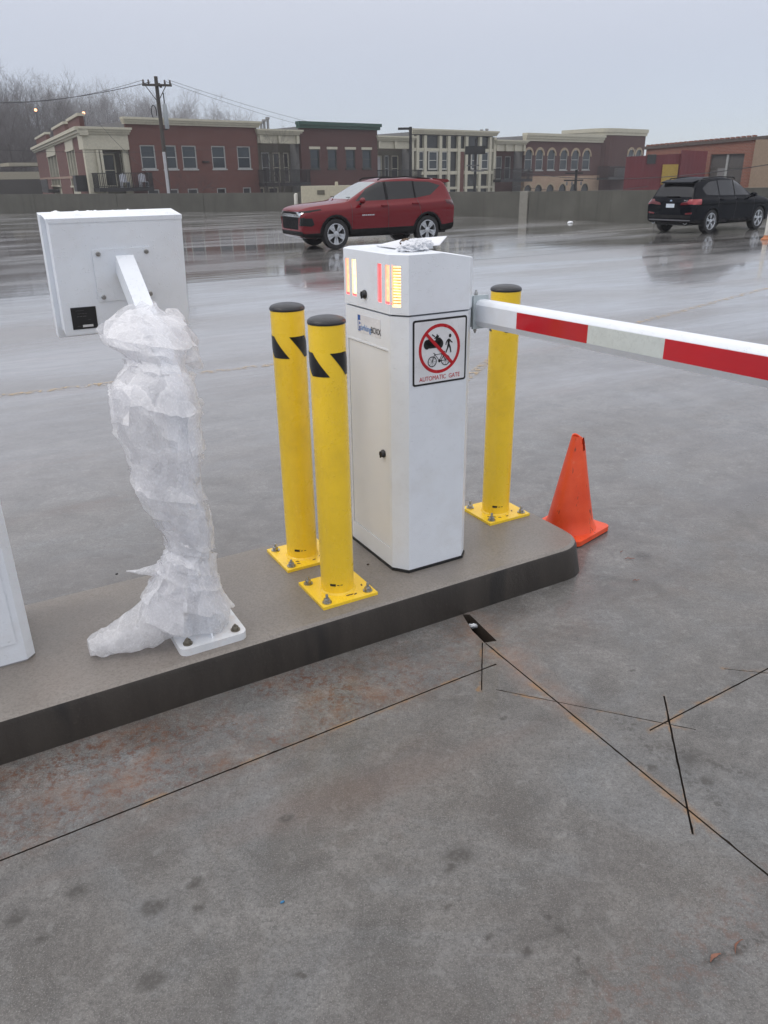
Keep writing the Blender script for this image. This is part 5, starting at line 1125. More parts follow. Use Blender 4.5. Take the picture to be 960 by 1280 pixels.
# side face: recedes to the left
cxy = FP.A + FP.d*s_c; SPL = Plane((cxy.x, cxy.y), radians(116.6))
side_L = 44.
facade(tb, s_c, s_c+.9, ZB, ZC-.9, [], CREAM); facade(tb, s_b-.5, s_b, ZB, ZC-.9, [], CREAM, y=.2)
bm = bmesh.new(); box(bm, s_c-.05, s_b, -.1, .9, ZC-1.55, ZC-.35); finish(bm, 'frieze', CREAM, tb); cornice(tb, s_c-.1, s_b, ZC+.05, .5, CREAM, .5)
bm = bmesh.new(); box(bm, s_c+.9, s_b-.5, .0, .35, ZB, -1.0); finish(bm, 'wall', CREAMD, tb)
# recess wall with doors and windows
dk = [(s_c+1.4, s_c+2.9, 1.2, 3.7), (s_c+3.3, s_c+4.6, 1.2, 3.7), (s_c+4.9, s_b-.6, 1.2, 3.7), (s_c+1.4, s_c+2.9, -.9, .55), (s_c+3.3, s_c+4.6, -.9, .55)]
dk = [q for q in dk if q[1]-q[0] > .4]
facade(tb, s_c+.5, s_b, ZB, ZC-.5, dk, mat('shaded tan siding', (.12, .11, .09), .8, spec=.2), .2, 1.2)  # siding colour darkened to paint in the shade of the recess
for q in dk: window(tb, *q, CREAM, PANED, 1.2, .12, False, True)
bm = bmesh.new(); prism(bm, [(s_c+.6, 1.42), (s_b, 1.42), (s_b, 12), (s_c+3.2, 12)], ZB, ZC-.1, XY); finish(bm, 'rear_block', ROOF, tb)
balcony(tb, s_c+.3, s_b+1.2, 1.15, 1.2)
for x in (s_c+.95, s_c+1.25): bm = bmesh.new(); box(bm, x-.1, x+.1, -.25, -.05, ZB, ZC-1.6); finish(bm, 'column', CREAM, tb)
for k, x in enumerate((s_c+2.7, s_c+4.3)):      # white slatted chairs on the balcony
    ch = empty('balcony_chair', FP.A + FP.d*x - FP.n*.6 + Vector((0, 0, 1.15)), FP.ang, 'white slatted chair on the corner balcony, ' + ('left one' if k == 0 else 'right one'), 'chair', 'white chairs on the corner balcony')
    WC = mat('white chair paint', (.6, .62, .68), .5)
    bm = bmesh.new(); box(bm, -.3, .3, -.3, .25, .38, .43); finish(bm, 'seat', WC, ch)
    for j in range(5): bm = bmesh.new(); box(bm, -.29+j*.12, -.20+j*.12, .22, .26, .38, 1.05 - abs(j-2)*.05); finish(bm, 'slat', WC, ch)
    for sx in (-.3, .26): bm = bmesh.new(); box(bm, sx, sx+.04, -.3, .25, 0, .38); finish(bm, 'leg', WC, ch)
# side wing
sw_ = bld('apartment_wing', SPL, 'long brick side wing of the corner block receding to the left')
# local x along the wing (away), local y points to the inside on the +x side: outward is +y here
def wing_s(px, py=205): return SPL.at(px, py)[0]
def wbox(nm, s0, s1, y0, y1, z0, z1, m, par=sw_): bm = bmesh.new(); box(bm, s0, s1, y0, y1, z0, z1); return finish(bm, nm, m, par)
bays = [(wing_s(95.5), wing_s(85.5)), (wing_s(72), wing_s(61))]
sL = min(side_L, wing_s(46, 200)); bays = [(a, b_) for a, b_ in bays]
segs = [0.9] + [x for ab_ in bays for x in ab_] + [sL]
for i in range(0, len(segs), 2): wbox('wall', segs[i], segs[i+1], -.4, 0, ZB, ZC-.3, BR)
for a, b_ in bays:
    wbox('bay_panel', a, b_, -.42, -.10, ZB, 1.3, CREAM); wbox('bay_header', a, b_, -.42, .06, 4.1, ZC-.3, CREAM); n_ = 3
    wbox('bay_backing', a, b_, -.5, -.25, 1.3, 4.1, PANED)
    for k in range(n_+1): x = a + (b_-a)*k/n_; wbox('mullion', x-.16, x+.16, -.3, .02, 1.3, 4.1, CREAM)
    wbox('bay_sill', a-.2, b_+.2, -.3, .12, 1.15, 1.3, CREAM); wbox('bay_header', a-.2, b_+.2, -.3, .10, 4.1, 4.3, CREAM)
wbox('band_course', .9, sL, -.1, .05, 1.9, 2.1, mat('tan band', (.3, .2, .15), .7))
for k, (o_, z0, z1) in enumerate(((.5, 5.3, 5.55), (.35, 5.1, 5.29), (.2, 4.95, 5.09))): wbox('cornice', -.4, sL+o_, -.45, o_, z0, z1, CREAM)
wbox('rear_block', 6, sL-.1, -7, -.51, ZB, 5.2, ROOF)
for a_, b_ in ((104, 88), (81, 68), (56, 45)):
    s0, s1 = SPL.at(a_, 160)[0], SPL.at(b_, 175)[0]; s0 = max(0.2, s0); wbox('parapet_block', s0, s1, -.35, -.0, 5.55, 6.3, BR); wbox('parapet_cap', s0-.15, s1+.15, -.45, .12, 6.3, 6.5, CREAM)
a, b_ = bays[1]
balc = wbox('balcony', (a+b_)/2-2, b_+1, .0, 1.1, .6, .9, IRON); r = wbox('railing', (a+b_)/2-2, b_+1, 1.0, 1.06, .9, 1.9, IRON, balc)
wbox('balcony', .6, 2.4, .0, .9, .9, 2.1, IRON)
# --- long brick block
lb = bld('brick_block', FP, 'long red brick block with white framed windows behind the utility pole')
s0, s1 = s_b, S(323)
wz0, wz1 = 2.50, 4.32
wins = [(S(176, 195), S(194.5, 195)), (S(203.5, 195), S(221, 195)), (S(228, 197), S(246, 197)), (S(265, 197), S(282, 197)), (S(297, 198), S(313.5, 198))]
low = [(S(185, 240), S(199.5, 240)), (S(212.5, 240), S(223.5, 240)), (S(235, 240), S(248, 240)), (S(271.5, 240), S(283, 240)), (S(304, 240), S(314, 240))]
holes = [(a, b_, wz0, wz1) for a, b_ in wins] + [(a, b_, -.9, .95) for a, b_ in low]
facade(lb, s0, s1, ZB, CZ-.3, holes, BR)
for k, (a, b_) in enumerate(wins): window(lb, a, b_, wz0, wz1)
for a, b_ in low: window(lb, a, b_, -.9, .95, pm=PANED)
cornice(lb, s0-.1, s1+.1, CZ+.08, .5, CREAM); body(lb, s0, s1, CZ-.2, 14, ROOF)
bm = bmesh.new(); box(bm, S(253, 205), S(261, 205), -.15, 0, 3.0, 3.12); finish(bm, 'wall_lamp', IRON, lb)
# --- recessed balcony bays between the blocks
def recess(nm, pa, pb, zt, zf, label, doors, vents=(), dark=mat('shaded tan siding', (.12, .11, .09), .8, spec=.2)):  # default wall colour carries the shade of the bay as paint
    t = bld(nm, FP, label); a, b_ = S(pa), S(pb); cornice(t, a, b_, zt, .45, CREAM, .5, 3, y=.0)
    bm = bmesh.new(); box(bm, a, b_, .0, .8, zt-1.15, zt-.46); fr_ = finish(bm, 'frieze', CREAM, t); k = int((b_-a)/1.6)
    for i in range(k+1): bm = bmesh.new(); x = a+.1+(b_-a-.5)*i/max(1, k); box(bm, x, x+.3, -.25, -.0, zt-1.15, zt-.5); finish(bm, 'bracket', CREAM, t)
    hs = []; 
    for p, q, z0, z1, mm in doors: hs.append((a+(b_-a)*p, a+(b_-a)*q, z0, z1, mm))
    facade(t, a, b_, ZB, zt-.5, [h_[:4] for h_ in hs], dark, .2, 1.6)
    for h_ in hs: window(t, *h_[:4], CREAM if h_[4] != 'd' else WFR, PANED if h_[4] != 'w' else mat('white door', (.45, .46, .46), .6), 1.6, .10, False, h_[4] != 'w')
    bm = bmesh.new(); box(bm, a, b_, 1.81, 12, ZB, zt-.1); finish(bm, 'rear_block', ROOF, t)
    balcony(t, a-.2, b_+.2, zf, 1.3); balcony(t, a-.1, b_+.1, zf-3.3, .8)
    for px, hh in vents:
        x = S(px); bm = bmesh.new(); lathe(bm, [(.12, 0), (.12, hh-.2), (.2, hh-.18), (.2, hh)], 10, Matrix.Translation((x, 3, zt-.1))); finish(bm, 'roof_vent', mat('grey vent', (.28, .28, .28), .6), t, 40)
    return t
R1 = recess('balcony_bay', 324, 375, 5.75, 1.3, 'recessed balcony bay with cream frieze between the two red brick blocks', [(.03, .2, 1.3, 3.9, 'p'), (.28, .48, 1.3, 3.9, 'd'), (.56, .74, 1.3, 3.9, 'p'), (.82, .96, 1.3, 3.9, 'p'), (.05, .3, -.9, .9, 'p'), (.4, .65, -.9, .9, 'p')], ((351, .9), (355, 1.1), (359.5, 1.3)))
R2 = recess('balcony_bay', 471, 515, 5.45, 1.2, 'recessed balcony bay with a white door left of the cream gridded block', [(.08, .16, 1.2, 3.7, 'p'), (.2, .42, 1.2, 3.7, 'w'), (.5, .62, 1.2, 3.7, 'd'), (.7, .9, 1.2, 3.7, 'p')])
R3 = recess('balcony_bay', 618, 655, 5.35, 1.2, 'recessed balcony bay between the gridded block and the arched block', [(.1, .3, 1.2, 3.7, 'd'), (.4, .6, 1.2, 3.7, 'd'), (.7, .9, 1.2, 3.7, 'd')], ((624.5, 1.3), (631, 1.4)), BR2)
# --- green coped block
gb = bld('green_coped_block', FP, 'dark red brick block with a green metal coping and four narrow windows')
s0, s1 = S(375), S(470); wins = [(S(386), S(397.5)), (S(408), S(419)), (S(430.5), S(442)), (S(451), S(462))]
facade(gb, s0, s1, ZB, CZ-.05, [(a, b_, 2.45, 4.15) for a, b_ in wins] + [(a, b_, -.9, .9) for a, b_ in wins], BR2, y=-.25)
for a, b_ in wins: window(gb, a, b_, 2.45, 4.15, WFD, y=-.25, lintel=CREAM); window(gb, a, b_, -.9, .9, WFD, PANED, y=-.25)
cornice(gb, s0-.1, s1+.1, CZ+.22, .55, GREEN, .4, 2, 'coping', -.25); body(gb, s0, s1, CZ-.2, 14, ROOF, .12)
# --- cream gridded block
cg = bld('gridded_block', FP, 'cream block with a tall grid of dark window panels'); a0, a1 = S(515), S(618)
GZ = 6.1
bm = bmesh.new(); box(bm, a0+.02, a1-.02, .2, .3, ZB, GZ-.5); finish(bm, 'glazing', PANED, cg)
cols = [515, 521.5, 531, 550, 560.5, 573, 582.5, 599.5, 612, 617.5]
for px in cols: x = S(px); bm = bmesh.new(); box(bm, x-.19, x+.19, -.12, .2, ZB, GZ-.5); finish(bm, 'pilaster', CREAM, cg)
for py, hh in ((163.5, .32), (186, .30), (214.5, .34), (233.5, .26), (247, .3)):
    z = FP.at(566, py+1.5)[1]
    for i in range(len(cols)-1):
        x0, x1 = S(cols[i])+.19, S(cols[i+1])-.19
        if x1-x0 > .05: bm = bmesh.new(); box(bm, x0, x1, -.06, .2, z-hh/2, z+hh/2); finish(bm, 'rail', CREAM, cg)
bm = bmesh.new(); x = S(576.5); box(bm, x-.38, x+.38, -.08, .19, ZB, FP.at(566, 190)[1]); finish(bm, 'brick_strip', BR, cg)
z0, z1 = FP.at(566, 212)[1], FP.at(566, 189)[1]
for pa, pb in ((522, 530), (535.5, 547), (551.5, 559.5), (589, 597.5), (601.5, 610.5)):
    a, b_ = S(pa), S(pb); window(cg, a, b_, z0, z1, mat('white window frame', (.5, .5, .46), .6), PANE, -.05, .13, False, True)
cornice(cg, a0, a1, GZ+.1, .5, CREAM, .45); body(cg, a0, a1, GZ-.2, 14, ROOF)
# --- arched block
ab_ = bld('arched_block', FP, 'brick block with a row of six arched windows above tan stone'); s0, s1 = S(655.5), S(750)
aw = [(S(c_-4.6), S(c_+4.6)) for c_ in (660.6, 674.2, 689, 704.6, 718.9, 732.8)]; zs = FP.at(700, 220)[1]
za, zb2 = 2.15, 4.45; la, lb2 = -1.9, .55
facade(ab_, s0, s1, zs, CZ-.5, [(a, b_, za, zb2) for a, b_ in aw], BR2); facade(ab_, s0-.02, s1+.02, ZB, zs, [(a, b_, la, lb2) for a, b_ in aw], STN, .45, -.12)
for a, b_ in aw: window(ab_, a, b_, za, zb2, WFR, arch=True); window(ab_, a, b_, la, lb2, WFD, PANED, -.1, arch=STN)
cornice(ab_, s0, s1, CZ-.1, .85, CREAM, .5, 3); body(ab_, s0, s1, CZ-.4, 14, ROOF)
# --- end tower, curved at the left
et = bld('corner_tower', FP, 'brick end tower with a cream cornice and a dark curved balcony'); s0, s1 = S(749), S(800); L_ = s1-s0
yy = -.5
pts = [(s0, 6)] + [(s0 + 2.6 - 2.6*cos(a), yy + 2.6 - 2.6*sin(a)) for a in [i*pi/2/8 for i in range(9)]] + [(s1, yy), (s1, 6)]
bm = bmesh.new(); prism(bm, pts, ZB, CZ+.1, XY); finish(bm, 'wall', BR2, et)
c_ = Vector(((s0+s1)/2, 3)); 
for k, (o_, z0, z1) in enumerate(((1.06, CZ+.30, CZ+.75), (1.035, CZ-.05, CZ+.299))):
    bm = bmesh.new(); prism(bm, [(c_.x+(p[0]-c_.x)*o_, c_.y+(p[1]-c_.y)*o_*1.0) for p in pts], z0, z1, XY); finish(bm, 'cornice', CREAM, et)
for px in (783, 792.5): a, b_ = S(px-3.6), S(px+3.6); window(et, a, b_, 2.2, 4.6, mat('white window frame', (.5, .5, .46), .6), PANE, yy-.14, .1, True, True, arch=BR2)
ba = balcony(et, S(744), S(777), 1.2, 1.8, 1.3, y=yy, dens=.12); bm = bmesh.new(); a = S(757); box(bm, a, a+1.8, yy-1.5, yy-1.0, 1.2, 2.3); finish(bm, 'planter', mat('pale planter', (.35, .33, .33), .6), ba)
bm = bmesh.new(); prism(bm, [(S(777), -1.8), (S(800)+.1, ZB), (S(800)+.1, 1.0), (S(790), .6)], yy-.32, yy-.01, XZ); finish(bm, 'stone_base', STN, et)
# ------------------------------------------------------------------ red shed and brick warehouse
def at_D(px, py, D): r = ray(px, py); t = D/r.y; return Vector((0, 0, EYE)) + r*t
pA, pB = at_D(782, 205, 60), at_D(882, 200, 60); pA.z = pB.z = 0
RPn = Plane((pA.x, pA.y), atan2(pB.y-pA.y, pB.x-pA.x)); rd = bld('red_metal_building', RPn, 'low maroon metal clad building beside the brick warehouse'); L_ = (pB-pA).length
m, h, b = new_mat('maroon ribbed cladding'); P = h.coord(); wv = h.n('ShaderNodeTexWave'); wv.inputs['Scale'].default_value = 1.2; h.put(wv.inputs['Vector'], P)
c = h.mix(h.ramp(h.noise(.6, 4, .6, P), .3, .7), (.105, .014, .02), (.135, .02, .026)); h.put(b.inputs['Base Color'], c); b.inputs['Roughness'].default_value = .55; h.put(b.inputs['Normal'], h.bump(wv.outputs['Fac'], .4, .02)); MAR = m
zt1, zt2 = RPn.at(782, 196)[1], RPn.at(881, 190)[1]
bm = bmesh.new(); lo_ = [bm.verts.new(c_) for c_ in ((0, 0, ZB), (L_, 0, ZB), (L_, 5, ZB), (2.2, 5, ZB))]; hi_ = [bm.verts.new(c_) for c_ in ((0, 0, zt1), (L_, 0, zt2), (L_, 5, zt2), (2.2, 5, zt1))]; bm.faces.new(lo_[::-1]); bm.faces.new(hi_); [bm.faces.new((lo_[i_], lo_[(i_+1) % 4], hi_[(i_+1) % 4], hi_[i_])) for i_ in range(4)]; finish(bm, 'wall', MAR, rd)
bm = bmesh.new(); a = RPn.at(850, 200)[0]; prism(bm, [(a, ZB), (L_-.02, ZB), (L_-.02, zt2+.05), (a, (zt1+zt2)/2+.25)], -.25, -.005, XZ); finish(bm, 'front_panel', MAR, rd)
bm = bmesh.new(); a, z = RPn.at(814, 199); box(bm, a-.3, a+.3, -.12, 0, z-.3, z+.3); finish(bm, 'vent', PANED, rd)
bm = bmesh.new(); a, z = RPn.at(836.5, 218); box(bm, a-.55, a+.55, -.1, -.01, z-.65, z+.65); finish(bm, 'yellow_panel', mat('faded yellow panel', (.35, .24, .04), .6), rd)
pA, pB = at_D(806, 205, 68), at_D(958, 200, 61); pA.z = pB.z = 0
WP = Plane((pA.x, pA.y), atan2(pB.y-pA.y, pB.x-pA.x)); wh = bld('brick_warehouse', WP, 'orange brick warehouse with a big grey loading door at the right edge'); s1 = WP.at(943, 200)[0]; s2 = s1+14
z0_, z1_ = WP.at(806, 187)[1], WP.at(940, 175)[1]; dz = (z1_-z0_)/s1
da, db = WP.at(887, 205)[0], WP.at(929, 205)[0]; dtop = WP.at(908, 192.5)[1]
facade(wh, 0, s1, ZB, min(z0_, z1_)-.02, [(da, db, -3., dtop)], BR3); hw_ = min(z0_, z1_)-.02
bm = bmesh.new(); prism(bm, [(0, hw_), (s1, hw_), (s1, z1_), (0, z0_)], 0, .35, XZ); finish(bm, 'parapet', BR3, wh)
bm = bmesh.new(); prism(bm, [(-.1, z0_), (s2, z0_+dz*s2), (s2, z0_+dz*s2+.22), (-.1, z0_+.22)], -.15, .5, XZ); finish(bm, 'coping', mat('dark coping', (.09, .07, .06), .7), wh)
bm = bmesh.new(); nk = 22
for k in range(nk): x = s1*k/nk; box(bm, x, x+s1/nk*.5, -.1, .3, z0_+dz*x+.22, z0_+dz*x+.34)
o = finish(bm, 'coping_tiles', BR3, wh); o['kind'] = 'stuff'
bm = bmesh.new(); box(bm, s1, s2, -.3, .5, ZB, z1_); finish(bm, 'pier', mat('tan masonry', (.27, .2, .14), .8, bump=.4, bs=4), wh)
bm = bmesh.new(); prism(bm, [(0, ZB), (s2, ZB), (s2, z1_-.3), (0, z0_-.3)], .6, 14, XZ); finish(bm, 'rear_block', ROOF, wh)
for x0, x1 in ((da, (da+db)/2-.08), ((da+db)/2+.08, db)):
    for j in range(6):
        zz = dtop - (dtop+3)/6*(j+1); bm = bmesh.new(); box(bm, x0+.03, x1-.03, .2, .26, zz+.02, zz+(dtop+3)/6-.02); finish(bm, 'door_panel', mat('grey door', (.085, .08, .075), .6), wh)
bm = bmesh.new(); x = WP.at(902, 210)[0]; box(bm, x-.35, x+.35, .12, .19, -.5, WP.at(902, 210)[1]); finish(bm, 'notice_board', mat('pale board', (.2, .2, .2), .6), wh)
bm = bmesh.new(); box(bm, (da+db)/2-.08, (da+db)/2+.08, .1, .3, -3, dtop); finish(bm, 'door_post', WFR, wh)
# ------------------------------------------------------------------ utility pole, wires, lamp posts
WOOD = mat('weathered pole wood', (.05, .042, .036), .8, bump=.3, bs=20); GREY = mat('grey steel can', (.33, .36, .38), .5); GREYD = mat('dull grey fitting', (.13, .13, .13), .6)
def utility_pole(px, pyb, pyt, D, label, r=.17):
    b_ = at_D(px[0], pyb, D); tp = at_D(px[1], pyt, D); t = empty('utility_pole', (b_.x, b_.y, -6.9), 0, label, 'utility pole')
    lean = Vector((tp.x-b_.x, 0, 0)); H_ = tp.z+6.9; k = H_/(tp.z-b_.z); bx = tp.x - (tp.x-b_.x)*min(k, 1.8) - b_.x
    bm = bmesh.new(); tube(bm, [(bx*.3, 0, 0), (tp.x-b_.x, 0, H_)], [r*1.15, r*.75], 12); finish(bm, 'pole', WOOD, t, 50); return t, Vector((tp.x-b_.x, 0, H_)), b_
t, top, pb_ = utility_pole((211, 194.5), 240, 95.5, 61, 'tall leaning wooden utility pole with crossarm before the brick block')
org = Vector((pb_.x, pb_.y, -6.9))
for dz, L_ in ((.55, 1.0),):
    bm = bmesh.new(); Mx = Matrix.Translation(top+Vector((0, 0, -dz))) @ Matrix.Rotation(radians(20), 4, 'Z'); box(bm, -L_, L_, -.3, -.15, -.07, .07, 0, Mx); ca_ = finish(bm, 'crossarm', WOOD, t)
    for x in (-.9, -.55, .55, .9): bm = bmesh.new(); lathe(bm, [(.06, .07), (.08, .16), (.05, .22), (.07, .28), (.03, .33)], 10, Mx @ Matrix.Translation((x, -.22, 0))); finish(bm, 'insulator', mat('brown porcelain', (.06, .045, .04), .3), ca_, 40)
    Mx2 = Matrix.Translation(top+Vector((0, 0, -dz))) @ Matrix.Rotation(radians(100), 4, 'Z'); bm = bmesh.new(); box(bm, -.9, .9, -.3, -.15, -.06, .06, 0, Mx2); finish(bm, 'crossarm', WOOD, t)
for s in (-1, 1): bm = bmesh.new(); tube(bm, [top+Vector((0, -.15, -1.6)), top+Vector((s*.7, -.25, -.6))], .03, 6); finish(bm, 'brace', WOOD, t)
bm = bmesh.new(); tube(bm, [top + Vector((-.35+.18*cos(a), -.2, -2.2+.42*sin(a))) for a in [i*pi*1.5/10-.6 for i in range(11)]], .035, 6); finish(bm, 'fuse_loop', IRON, t)
bm = bmesh.new(); q = at_D(209, 160, 61)-org; tube(bm, [q+Vector((-.45, 0, -.1)), q+Vector((.05, -.05, -.1))], .04, 6); tube(bm, [q+Vector((0, 0, .9)), q+Vector((0, 0, 2.2))], .04, 6); mnt = finish(bm, 'mount', IRON, t)
bm = bmesh.new(); lathe(bm, [(.13, -.8), (.16, -.75), (.16, .65), (.08, .8)], 14, Matrix.Translation(q+Vector((0, 0, .75)))); finish(bm, 'transformer', GREY, t, 40)
bm = bmesh.new(); lo_ = at_D(212.3, 243, 61)-org; hi_ = at_D(205.5, 190, 61)-org; tube(bm, [Vector((lo_.x, -.22, lo_.z-3)), Vector((hi_.x, -.2, hi_.z))], .11, 8); finish(bm, 'guard_pipe', mat('pale guard pipe', (.42, .42, .44), .5), t, 40)
topw = org + top
WIRE = mat('black cable', (.03, .03, .032), .6)
def wire(a, b_, sag, label, r=.028, nm='cable'):
    pts = [a.lerp(b_, i/24) - Vector((0, 0, sag*4*(i/24)*(1-i/24))) for i in range(25)]; bm = bmesh.new(); tube(bm, pts, r, 5); tag(finish(bm, nm, WIRE, None, 60), label, 'cable')
wire(topw+Vector((-.9, -.3, -.25)), at_D(-120, 112, 75), 1.2, 'upper overhead cable running left from the tall pole', .014)
wire(topw+Vector((-.5, .3, -.3)), at_D(-120, 117, 82), 1.0, 'second overhead cable running left from the tall pole', .024)
wire(topw+Vector((.9, -.3, -.25)), at_D(560, 168, 150), 1.6, 'upper overhead cable running right over the roofs', .013)
wire(topw+Vector((.6, .3, -.3)), at_D(562, 172, 152), 1.9, 'lower overhead cable running right over the roofs', .013)
wire(topw+Vector((.0, 0, -7.2)), at_D(120, 150, 66.5), .3, 'short service cable from the pole to the corner block', .012)
wire(at_D(-60, 184, 60), at_D(320, 183, 74), .4, 'thin cable crossing in front of the brick block', .012)
wire(at_D(640, 213, 70), at_D(965, 205, 45), .7, 'pale cable crossing in front of the maroon building', .022)
wire(at_D(640, 231, 70), at_D(810, 233, 55), .4, 'low cable crossing in front of the tan stone', .018)
def lamp_post(px, pyb, pyt, D, label, arm=None):
    b_ = at_D(px, pyb, D); tp = at_D(px, pyt, D); t = empty('street_lamp', (tp.x, tp.y, -6.9), 0, label, 'street lamp'); H_ = tp.z+6.9
    bm = bmesh.new(); tube(bm, [(0, 0, 0), (0, 0, H_)], [.14, .10], 10); finish(bm, 'pole', IRON, t, 50)
    if arm: bm = bmesh.new(); box(bm, arm, .1, -.12, .12, H_-.18, H_-.04); bevel(bm, .03, 1); finish(bm, 'lamp_head', IRON, t)
    return t, H_
lamp_post(513.2, 240, 158.5, 58, 'black lamp post with a flat head in front of the cream gridded block', -.85)
t, H_ = lamp_post(595.2, 240, 174, 68, 'black pole with a box and side fittings in front of the gridded block')
bm = bmesh.new(); box(bm, -.85, .75, -.15, .15, H_-1.1, H_-.5); finish(bm, 'lamp_head', IRON, t)
for s, z in ((-1, 1.9), (1, 2.3)): bm = bmesh.new(); box(bm, s*.2-.5, s*.2+.5, -.1, .1, H_-z-.06, H_-z+.04); finish(bm, 'bracket', GREYD, t)
t, H_ = lamp_post(720.8, 240, 212, 64, 'dark pole with crossarms in front of the arched block')
for z, w_ in ((.2, 1.0), (.7, 1.1)): bm = bmesh.new(); box(bm, -w_/2-.35, w_/2, -.1, .1, H_-z-.1, H_-z); finish(bm, 'crossarm', IRON, t)
for x in (-.7, -.3, .4): bm = bmesh.new(); lathe(bm, [(.07, 0), (.08, .2), (.03, .28)], 10, Matrix.Translation((x, -.1, H_-1.1))); finish(bm, 'insulator', GREYD, t, 40)
# ------------------------------------------------------------------ hillside and bare trees
BARK = mat('bare grey bark', (.065, .056, .052), .9, spec=.1); TWIG = mat('bare twigs', (.085, .076, .076), .95, spec=.1)
def tree_mesh(seed, H_, crown=True):
    rnd = random.Random(seed); bt, bb = bmesh.new(), bmesh.new()
    def br(bm, p, d, L, r, dep):
        nseg = 3 if dep < 2 else 2; pts = [p]; q = p.copy(); dd = d.copy()
        for i in range(nseg):
            dd = (dd + Vector((rnd.uniform(-.18, .18), rnd.uniform(-.18, .18), rnd.uniform(-.02, .14)))).normalized(); q = q + dd*L/nseg; pts.append(q.copy())
        n = 6 if dep == 0 else 3; rs = [r*(1-.5*i/nseg) for i in range(nseg+1)]
        tube(bm if dep else bt, pts, rs, n, caps=False)
        if dep >= 4: return
        k = {0: 9, 1: 5, 2: 5, 3: 5}[dep]
        for i in range(k):
            t_ = (.3 if dep == 0 else .2) + (.7 if dep == 0 else .8)*(i+rnd.random())/k; j = min(nseg-1, int(t_*nseg)); f = t_*nseg-j; pp = pts[j].lerp(pts[j+1], min(1, f)); a = rnd.uniform(0, 2*pi)
            sp = rnd.uniform(.45, 1.0); ax = dd.cross(Vector((cos(a), sin(a), .1))).normalized(); nd = (dd*cos(sp) + ax*sin(sp) + Vector((0, 0, .18))).normalized()
            br(bb, pp, nd, L*rnd.uniform(.42, .62)*(1.0 if dep else .8), max(.012, rs[j]*.42), dep+1)
    br(bt, Vector((0, 0, 0)), Vector((0, 0, 1)), H_, H_*.016, 0)
    return bt, bb
FROST = mat('frosted twigs', (.24, .235, .24), .95, spec=.1); FBARK = mat('frosted bark', (.15, .14, .14), .95, spec=.1)
protos = []
for k, hgt in enumerate((13, 15, 12, 16, 14, 15)):
    bt, bb = tree_mesh(k+3, hgt); t = empty('bare_tree', (0, 0, -50), 0); finish(bt, 'trunk', FBARK if k > 3 else BARK, t, 60); finish(bb, 'crown', FROST if k > 3 else TWIG, t); protos.append(t)
# hill
def hill_h(px, extra=0): return None
bm = bmesh.new(); gx, gy = 40, 14; g = []
def hz_at(x, y):
    base = max(0, min(1, (y-150)/140)); lf = max(0, min(1, (60-x)/200)); return -7 + 22*base*base*(3-2*base)*(.2+.8*lf) * (.9+.2*mnoise.noise(Vector((x*.02, y*.02, 0))))
for i in range(gx+1): g.append([bm.verts.new((-380+i*14, 145+j*16, hz_at(-380+i*14, 145+j*16))) for j in range(gy+1)])
for i in range(gx):
    for j in range(gy): bm.faces.new((g[i][j], g[i+1][j], g[i+1][j+1], g[i][j+1]))
tag(finish(bm, 'hill', mat('leaf litter hillside', (.095, .08, .065), .9, vs=.3), None, 60), 'brown wooded hillside', kind='structure')
rnd = random.Random(5); spots = []
for k in range(150):
    px = rnd.uniform(-60, 192); D = rnd.uniform(165, 290); spots.append((px, D))
for k in range(34): spots.append((rnd.uniform(150, 330), rnd.uniform(210, 320)))
spots += [(4, 122), (-14, 118), (12, 127), (24, 125), (-2, 116), (36, 148), (16, 140), (30, 135), (8, 134), (-25, 126), (150, 215), (118, 210)]
first = {}
for k, (px, D) in enumerate(spots):
    r = ray(px, 220); p = Vector((0, 0, EYE)) + r*(D/r.y); fr_ = px > 80 and D > 195; pk = 4 + k % 2 if fr_ else k % 4; o = protos[pk] if pk not in first else copy_tree(protos[pk]); first[pk] = 1
    o.location = (p.x, p.y, hz_at(p.x, p.y)-.3 if D > 150 else -6); s_ = rnd.uniform(.88, 1.14)*((1.04 - .0012*max(0, px)) if px < 170 else .86) * (1.0 if D > 150 else .80); o.scale = (s_*1.1, s_*1.1, s_); o.rotation_euler = (0, 0, rnd.uniform(0, 6.28))
    if fr_: tag(o, 'pale frosted bare tree standing behind the long brick block and corner block', 'tree', 'pale frosted trees behind the brick blocks')
    else: tag(o, 'dark bare winter tree on the misty hillside at the left', 'tree', 'dark bare trees on the left hillside')
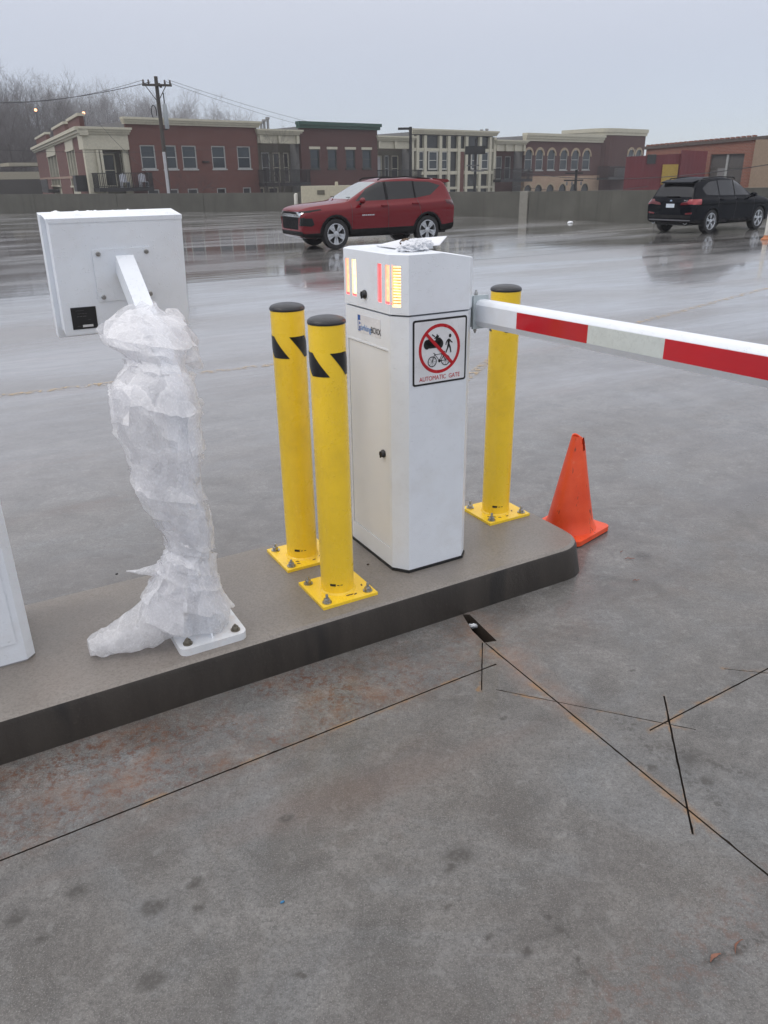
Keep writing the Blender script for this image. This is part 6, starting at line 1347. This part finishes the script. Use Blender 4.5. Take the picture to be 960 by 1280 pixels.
# distant cream house and lamps glimpsed among the trees
p = at_D(42, 208, 112); hs = empty('distant_house', (p.x, p.y, -7), .6, 'pale low house glimpsed between the trees at the left', 'house')
for z0, z1, x1 in ((5.5, 9.0, 7.), (9.0, 9.9, 8.), (10.6, 11.0, 3.)): bm = bmesh.new(); box(bm, -x1, 2, 0, 6, z0, z1); finish(bm, 'wall' if z1-z0 > 2 else 'eaves', CREAMD if z1-z0 < 2 else mat('dark siding', (.05, .045, .04), .8), hs)
for px, py, lab in ((44.5, 137.5, 'small orange street light glowing in the trees, the left one'), (104.5, 141.5, 'small orange street light glowing above the corner block roof')):
    p = at_D(px, py, 152); t = empty('street_light', (p.x, p.y, p.z-9), 0, lab, 'street light'); bm = bmesh.new(); tube(bm, [(0, 0, 0), (0, 0, 8.9)], .07, 6); finish(bm, 'pole', IRON, t)
    bm = bmesh.new(); bmesh.ops.create_icosphere(bm, subdivisions=2, radius=.24)
    for v in bm.verts: v.co.z += 9
    finish(bm, 'lamp', emit('sodium lamp', (1, .42, .2), 5.) if 'sodium lamp' not in MC else MC['sodium lamp'], t)
# dark bare shrub in front of the first recess
rnd = random.Random(8)
for px, D, sc_, lab in ((352, 74, .42, 'bare dark tree rising in front of the first balcony bay'), (232, 66, .36, 'thin bare sapling in front of the long brick block')):
    r = ray(px, 230); p = Vector((0, 0, EYE)) + r*(D/r.y); o = copy_tree(protos[1 if sc_ > .4 else 0]); o.location = (p.x, p.y, -4.0); o.scale = (sc_,)*3; tag(o, lab, 'tree')
    if 'group' in o: del o['group']
# ------------------------------------------------------------------ haze
bm = bmesh.new(); box(bm, -420, 420, -60, 400, -8.2, 60)
hz_ = finish(bm, 'haze', [], None); m = bpy.data.materials.new('thin mist'); m.use_nodes = True; m.node_tree.nodes.clear()
pv = m.node_tree.nodes.new('ShaderNodeVolumePrincipled'); pv.inputs['Color'].default_value = (.93, .94, .97, 1); pv.inputs['Density'].default_value = .0009; pv.inputs['Anisotropy'].default_value = .1
ou = m.node_tree.nodes.new('ShaderNodeOutputMaterial'); m.node_tree.links.new(pv.outputs[0], ou.inputs['Volume']); hz_.data.materials.append(m); tag(hz_, 'thin winter mist over the whole place', kind='stuff')
